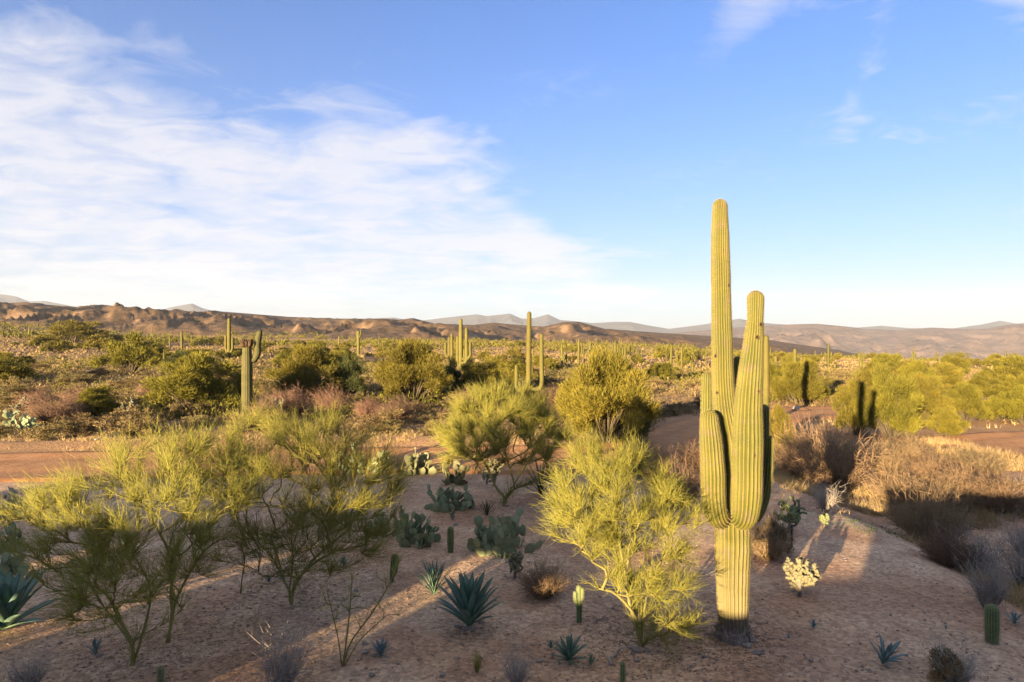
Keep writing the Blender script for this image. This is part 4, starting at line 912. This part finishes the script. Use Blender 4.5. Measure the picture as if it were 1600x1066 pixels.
agave(861, 1019, 18, 14, 'tiny agave pup on the shrub side of the medium rosette', 16, 'wide', 5)
agave(924, 1040, 12, 16, 'tiny upright agave pup on the saguaro side of the medium rosette', 12, 'wide', 6, lo=30)
agave(1377, 1042, 42, 42, 'leaning blue-green agave with an old woody stem', 15, 'blue', 7, tilt=(.2, .35), lo=25)
agave(537, 887, 18, 16, 'little blue agave in shade under the broad palo verde edge', 16, 'blue', 8)
agave(440, 908, 20, 20, 'little agave close to the broad palo verde trunk', 16, 'blue', 9)
agave(420, 912, 16, 14, 'tiny blue agave behind the broad palo verde trunk', 14, 'blue', 10)
agave(149, 1030, 16, 26, 'spiky little blue agave with few leaves by the sprawling palo verde', 8, 'blue', 11, lo=45)
agave(1271, 984, 14, 14, 'tiny blue agave on bare gravel below the pale cholla', 12, 'blue', 12)
agave(1232, 1003, 11, 9, 'tiniest agave seedling on bare gravel by the saguaro rocks', 10, 'blue', 13)
agave(1585, 978, 26, 20, 'small agave at the edge of the wash beside the barrel cactus', 18, 'blue', 14)
agave(1478, 988, 8, 8, 'minute agave seedling on the gravel slope near the wash', 8, 'blue', 15)
agave(761, 808, 26, 26, 'dark spiky yucca behind the sprawling prickly pear', 46, 'yucca', 16, 'yucca')
agave(735, 797, 12, 14, 'tiny dark yucca between prickly pear and crooked palo verde', 20, 'yucca', 17, 'yucca')
agave(226, 652, 20, 26, 'spiky yucca beside the roadside cholla and golden palo verde', 30, 'yucca', 18, 'yucca')
agave(845, 775, 40, 60, 'slender dark yucca in shade under the crooked palo verde limb', 30, 'yucca', 19, 'yucca')

# ------------------------------------------------------------------ chollas
def cholla(px, py, w, h, label, mat='cholla', seed=0, n=120, jr=.024, jl=.12, trunk=.2, sp=True, name='cholla_cactus'):
    rng = np.random.default_rng(seed + 1300); b = gp(px, py); k = b.y / FPX; Wd, H = w * k / 2, h * k
    root = empty(name, b); tag(root, label, 'cactus'); G = Geo(); S_ = Geo(); T = Geo()
    jl = jl * H; jr = jr * H; pts = []
    tube(T, [(0, 0, -.05), (.01, 0, H * trunk), (0, 0, H * .5)], [.06 * H, .05 * H, .035 * H], 8, .5, True, .08, rng)
    tips = [(np.array([0, 0, H * (trunk + .05 * i)]), unit(np.array([math.cos(i * 2.1), math.sin(i * 2.1), .5]))) for i in range(7)]
    c = 0; tries = 0; P = []; D = []
    while c < n and tries < 6000:
        tries += 1; p, d = tips[rng.integers(max(0, len(tips) - 60), len(tips))]; nd = unit(d * .6 + .65 * rng.normal(size=3) + np.array([0, 0, .35])); e = p + nd * jl * rng.uniform(.7, 1.2)
        if (e[0] / Wd)**2 + (e[1] / Wd)**2 + ((e[2] - H * .52) / (H * .5))**2 > 1.0 or e[2] < H * .08: continue
        m = (p + e) / 2; tube(G, [p, p + (m - p) * .4, m, e - (e - m) * .35, e], [jr * .7, jr, jr * 1.08, jr, jr * .45], 7, .5, True); tips.append((e, nd)); c += 1
        if sp:
            q = 20; u = rng.uniform(0, 1, (q, 1)); o = rand_unit(rng, q); o = unit(o - (o @ nd)[:, None] * nd); P.append(p + (e - p) * u + o * jr * .9); D.append(unit(o + .5 * rng.normal(size=(q, 3))))
    obj('crown', G.mesh('crown', M[mat], True), root); obj('trunk', T.mesh('trunk', M['corky'], True), root)
    if sp:
        P = np.concatenate(P); D = np.concatenate(D); strands(S_, P, D, jr * 1.1, .0024, .5); tag(obj('spines', S_.mesh('spines', M['spine']), root), kind='stuff')
    return root
cholla(1249, 932, 66, 60, 'bright cream teddy-bear cholla glowing in sun near the tall saguaro', seed=1, n=240, jr=.038, jl=.13)
cholla(1233, 832, 58, 58, 'dark green bushy cholla behind the black stake', 'cholla_green', 2, 130, .03, .14)
cholla(772, 760, 62, 46, 'pale spiny cholla in sun below the crooked palo verde', seed=3, n=190, jr=.034, jl=.13)
cholla(707, 813, 20, 17, 'very small pale cholla beside the blue-green prickly pear mound', seed=4, n=40, jr=.07, jl=.22)
cholla(804, 906, 40, 44, 'shaded whitish cholla clump behind the tan bursage shrub', seed=5, n=170, jr=.036, jl=.13)
cholla(203, 657, 52, 38, 'dark chain-fruit cholla on the verge beside the golden palo verde', 'cholla', 6, 150, .022, .13, sp=False)
cholla(30, 655, 60, 36, 'dusty cholla on the far verge next to the red-brown shrubs', 'cholla', 7, 150, .024, .13, sp=False)
cholla(693, 625, 44, 36, 'grey-green cholla standing among bare shrubs below the candelabra saguaro', 'cholla', 8, 120, .024, .14, sp=False)
cholla(430, 655, 50, 34, 'brown cholla thicket plant on the verge by bare reddish shrubs', 'cholla', 9, 120, .024, .14, sp=False)
cholla(1288, 826, 18, 30, 'little green cholla tied to the short black stake', 'cholla_green', 10, 30, .06, .2)

# ------------------------------------------------------------------ small columnar cacti
def cactus_col(px, py, top, w, label, ribs=12, seed=0, name='barrel_cactus', arms=(), spk=.03, lean=0):
    b = gp(px, py); k = b.y / FPX; H = (py - top) * k; r = w / 2 * k; root = empty(name, b); tag(root, label, 'cactus'); rng = np.random.default_rng(seed)
    def one(nm, ctrl, rads):
        G = Geo(); V, Nn, s = column(G, ctrl, rads, ribs, .22, 40, 4, .02, seed); o = obj(nm, G.mesh(nm, M['cactus'], True), root); spines(V, Nn, s, max(.014, H / 34), spk, rng, o, per=5, radius=.0012)
    one('stem', [(0, 0, -.04), (lean * k * .3, 0, H * .4), (lean * k * .7, 0, H * .75), (lean * k, 0, H)], [r * .85, r, r, r * .9])
    for dx, j, t, aw in arms:
        one('arm', [(0, 0, H * j), (dx * k * .7, -.02, H * j + .02), (dx * k, -.02, H * (j + t) / 2), (dx * k, -.02, H * t)], [aw / 2 * k] * 4)
cactus_col(1550, 1007, 948, 19, 'cylindrical ribbed barrel cactus at the edge of the wash', 16, 1, spk=.045)
cactus_col(704, 865, 825, 10, 'short dark columnar cactus next to the pale dead stick', 9, 2, 'columnar_cactus')
cactus_col(905, 975, 918, 9, 'slim green columnar cactus with a side arm by the bright palo verde', 7, 3, 'columnar_cactus', [(-6, .5, .85, 6), (5, .6, .95, 5)])
cactus_col(612, 910, 866, 7, 'slender leaning columnar cactus among the sapling stems', 7, 4, 'columnar_cactus', [(8, .3, 1.0, 6)], lean=3)
cactus_col(251, 1082, 1044, 9, 'white-spined young columnar cactus below the sprawling palo verde', 10, 5, 'columnar_cactus', spk=.05)
cactus_col(973, 1085, 1040, 8, 'green young columnar cactus below the bright palo verde', 8, 6, 'columnar_cactus')
cactus_col(1222, 700, 655, 7, 'thin young saguaro shoot in the olive bush', 9, 7, 'columnar_cactus')

# ------------------------------------------------------------------ stakes, sticks, stones, far built things
def stake(px, py, top, label):
    b = gp(px, py); k = b.y / FPX; H = (py - top) * k; r = empty('stake', b); tag(r, label, 'stake')
    G = Geo(); box(G, (0, 0, H / 2 - .05), (.035, .035, H + .1)); obj('post', G.mesh('post', M['black_metal']), r)
    G = Geo(); box(G, (0, -.022, H * .82), (.07, .012, .05)); obj('clip', G.mesh('clip', M['black_metal']), r)
stake(1237, 856, 822, 'thin black steel stake below the dark green cholla'); stake(1287, 824, 797, 'short black steel stake with a small green cholla')
def stick(px0, py0, px1, py1, r, label, seed):
    a, b = gp(px0, py0), gp(px1, py1); rng = np.random.default_rng(seed); G = Geo(); A = np.zeros(3); B = np.array(b - a)
    P = np.array([A + (B - A) * t + np.array([0, 0, .03 + .10 * t * (1 - t)]) + rng.normal(size=3) * .025 for t in np.linspace(0, 1, 9)]); P[:, 2] = np.maximum(P[:, 2], .015)
    tube(G, P, np.linspace(r, r * .4, 9), 6, .5, True, .08, rng); tube(G, [P[5], P[5] + (0.05, -.06, .08), P[5] + (.14, -.1, .14)], [r * .5, r * .4, r * .2], 5)
    tag(obj('dead_branch', G.mesh('dead_branch', M['deadwood'], True), None, a), label, 'branch')
stick(655, 860, 697, 832, .018, 'curved pale dead stick lying between prickly pear and columnar cactus', 1)
stick(955, 1042, 969, 1016, .025, 'grey weathered wood piece on gravel near the medium agave', 2)
stick(926, 973, 950, 974, .014, 'thin dead twig on gravel beside the slim columnar cactus', 3)
stick(1172, 872, 1187, 908, .008, 'thin straight twig leaning on ground at the tall saguaro foot', 4)
stick(150, 688, 205, 682, .05, 'bleached driftwood log on the far verge of the road', 5)
stick(225, 684, 262, 690, .04, 'broken dead branch among verge grass near the driftwood log', 6)
stick(1080, 905, 1120, 900, .02, 'dark dead root on the ground in front of the tall saguaro shadow', 7)
def rock_mesh(seed):
    rng = np.random.default_rng(seed); import bmesh
    bm = bmesh.new(); bmesh.ops.create_icosphere(bm, subdivisions=2, radius=1)
    for v in bm.verts:
        c = np.array(v.co); q = 1 + .28 * math.sin(c[0] * 3 + seed) * math.cos(c[1] * 2.7 + seed * 2) + .2 * math.sin(c[2] * 4 + seed * 3); v.co = Vector(c * q * np.array([1, .75, .55])) + Vector(rng.normal(size=3) * .05)
    me = bpy.data.meshes.new('rock'); bm.to_mesh(me); bm.free(); me.materials.append(M['rock']); return me
RK = [rock_mesh(i) for i in range(5)]; rng = np.random.default_rng(5)
def rock(px, py, w, label, group=None):
    p = gp(px, py); s = w / 2 * p.y / FPX; o = obj('rock', RK[rng.integers(5)], None, (p.x, p.y, p.z + s * .22)); o.scale = (s, s, s); o.rotation_euler = (0, 0, rng.uniform(0, 6.28)); tag(o, label, 'rock', group)
for px, py, w in ((1122, 997, 15), (1168, 1012, 16), (1182, 1022, 14), (1190, 1024, 9), (1176, 1006, 10)): rock(px, py, w, 'pale stone at the woody foot of the tall saguaro', 'stones round the saguaro foot')
for px, py, w in ((716, 984, 10), (728, 988, 12), (742, 985, 8), (752, 973, 9)): rock(px, py, w, 'dark stone under the leaves of the large agave', 'stones ringing the large agave')
for px, py, w in ((995, 1022, 16), (1012, 1020, 12), (985, 1015, 9)): rock(px, py, w, 'grey stone at the foot of the bright palo verde', 'stones at the bright palo verde')
rock(1245, 640, 14, 'tan boulder beside the pale dirt path'); rock(1327, 640, 12, 'dark boulder at the end of the pale dirt path'); rock(247, 684, 10, 'tan boulder on the far verge of the road')
for i in range(46):
    q = np.random.default_rng(700 + i); px, py = q.uniform(20, 1500), q.uniform(800, 1060)
    if gp(px, py).x < 8.2: rock(px, py, q.uniform(4, 11), 'loose granite stone lying on the open gravel of the yard', 'loose stones on the yard')
def litter():
    rng = np.random.default_rng(77); G = Geo(); P = []
    for px, py, r, n in ((205, 1030, 1.6, 1500), (455, 940, 1.7, 1500), (785, 790, 2.2, 1200), (1003, 1005, 1.4, 1500), (733, 985, .5, 250), (790, 850, .9, 400), (655, 845, .6, 300), (1145, 1000, .9, 700), (440, 1040, .8, 400)):
        c = gp(px, py); P.append(np.array([[c.x, c.y]]) + rng.normal(size=(n, 2)) * r * .6)
    P = np.concatenate(P); n = len(P); a = rng.uniform(0, 6.28, n); z = height(P[:, 0], P[:, 1]) + .008
    strands(G, np.stack([P[:, 0], P[:, 1], z], 1), np.stack([np.cos(a), np.sin(a), rng.uniform(-.03, .15, n)], 1), rng.uniform(.02, .12, n), rng.uniform(.002, .006, n), rng.uniform(0, 1, n))
    tag(obj('leaf_litter', G.mesh('leaf_litter', M['stem'])), 'dark twig and leaf litter under the yard plants', None, None, 'stuff')
litter()
def gravel():
    rng = np.random.default_rng(8); n = 9000; y = 8.6 + 17 * rng.uniform(0, 1, n)**1.6; x = rng.uniform(-.86, .86, n) * y; ok = (x < 8.8); x, y = x[ok], y[ok]; n = len(x)
    s = .007 + .028 * rng.uniform(0, 1, n)**5; z = height(x, y); o = np.array([(1, 0, 0), (-1, 0, 0), (0, 1, 0), (0, -1, 0), (0, 0, .7), (0, 0, -.7)])
    V = np.stack([x, y, z + s * .2], 1)[:, None, :] + o[None] * s[:, None, None] * rng.uniform(.6, 1.4, (n, 6, 1)); f = np.array([(0, 2, 4), (2, 1, 4), (1, 3, 4), (3, 0, 4), (2, 0, 5), (1, 2, 5), (3, 1, 5), (0, 3, 5)])
    G = Geo(); G.add(V.reshape(-1, 3), (np.arange(n)[:, None, None] * 6 + f[None]).reshape(-1, 3)); tag(obj('gravel', G.mesh('gravel', M['gravel'])), 'loose granite gravel strewn over the yard', None, None, 'stuff')
    m = 1500; y = 8.8 + 12 * rng.uniform(0, 1, m)**1.4; x = rng.uniform(-.86, .7, m) * y; a = rng.uniform(0, 6.28, m); G = Geo()
    strands(G, np.stack([x, y, height(x, y) + .012], 1), np.stack([np.cos(a), np.sin(a), rng.uniform(-.02, .1, m)], 1), rng.uniform(.04, .22, m), .003, rng.uniform(0, 1, m)); tag(obj('fallen_twigs', G.mesh('fallen_twigs', M['browntwig'])), 'fallen twigs and leaf litter on the gravel', None, None, 'stuff')
gravel()
def utility_box(px, py, w, h, label):
    b = gp(px, py); k = b.y / FPX; r = empty('utility_box', b); tag(r, label, 'utility box'); W_, H = w * k, h * k
    for nm, c, s, m in (('cabinet', (0, 0, H / 2), (W_, W_ * .7, H), 'white_paint'), ('lid', (0, 0, H + .04), (W_ * 1.08, W_ * .78, .08), 'white_paint'), ('plinth', (0, 0, 0), (W_ * 1.2, W_ * .9, .2), 'rock'), ('door', (0, -W_ * .35 - .01, H * .52), (W_ * .8, .03, H * .8), 'white_paint')):
        G = Geo(); box(G, c, s); obj(nm, G.mesh(nm, M[m]), r)
utility_box(1000, 569, 6, 6, 'small white utility cabinet beside the distant dirt track'); utility_box(1066, 565, 3, 3.5, 'tiny white utility cabinet further along the distant dirt track')
def gate(px, py, top, wpx):
    b = gp(px, py); k = b.y / FPX; H = (py - top) * k; w = wpx * k; r = empty('ranch_gate', b); tag(r, 'rusty steel crossbeam gate on posts above the green thicket', 'gate')
    for x in (-w, 0):
        G = Geo(); box(G, (x, 0, H / 2 - .1), (.22, .22, H + .1)); obj('post', G.mesh('post', M['deadwood']), r)
    G = Geo(); box(G, (-w / 2, 0, H + .05), (w + .8, .26, .2)); obj('crossbeam', G.mesh('crossbeam', M['rust']), r)
gate(1468, 604, 577, 34)

# ------------------------------------------------------------------ air
def haze():
    G = Geo(); x0, x1, y0, y1, z0, z1 = -9600, 9600, -420, 8700, -118, 640
    box(G, ((x0 + x1) / 2, (y0 + y1) / 2, (z0 + z1) / 2), (x1 - x0, y1 - y0, z1 - z0))
    m = bpy.data.materials.new('haze'); m.use_nodes = True; nt = m.node_tree; nt.nodes.remove(nt.nodes['Principled BSDF'])
    v = nt.nodes.new('ShaderNodeVolumePrincipled'); v.inputs['Color'].default_value = (.86, .91, 1, 1); v.inputs['Density'].default_value = HAZE; v.inputs['Anisotropy'].default_value = 0.0
    nt.links.new(v.outputs[0], nt.nodes['Material Output'].inputs['Volume'])
    tag(obj('haze', G.mesh('haze', m)), 'thin pale haze over the desert plain', None, None, 'stuff')
HAZE = 5e-5
haze()
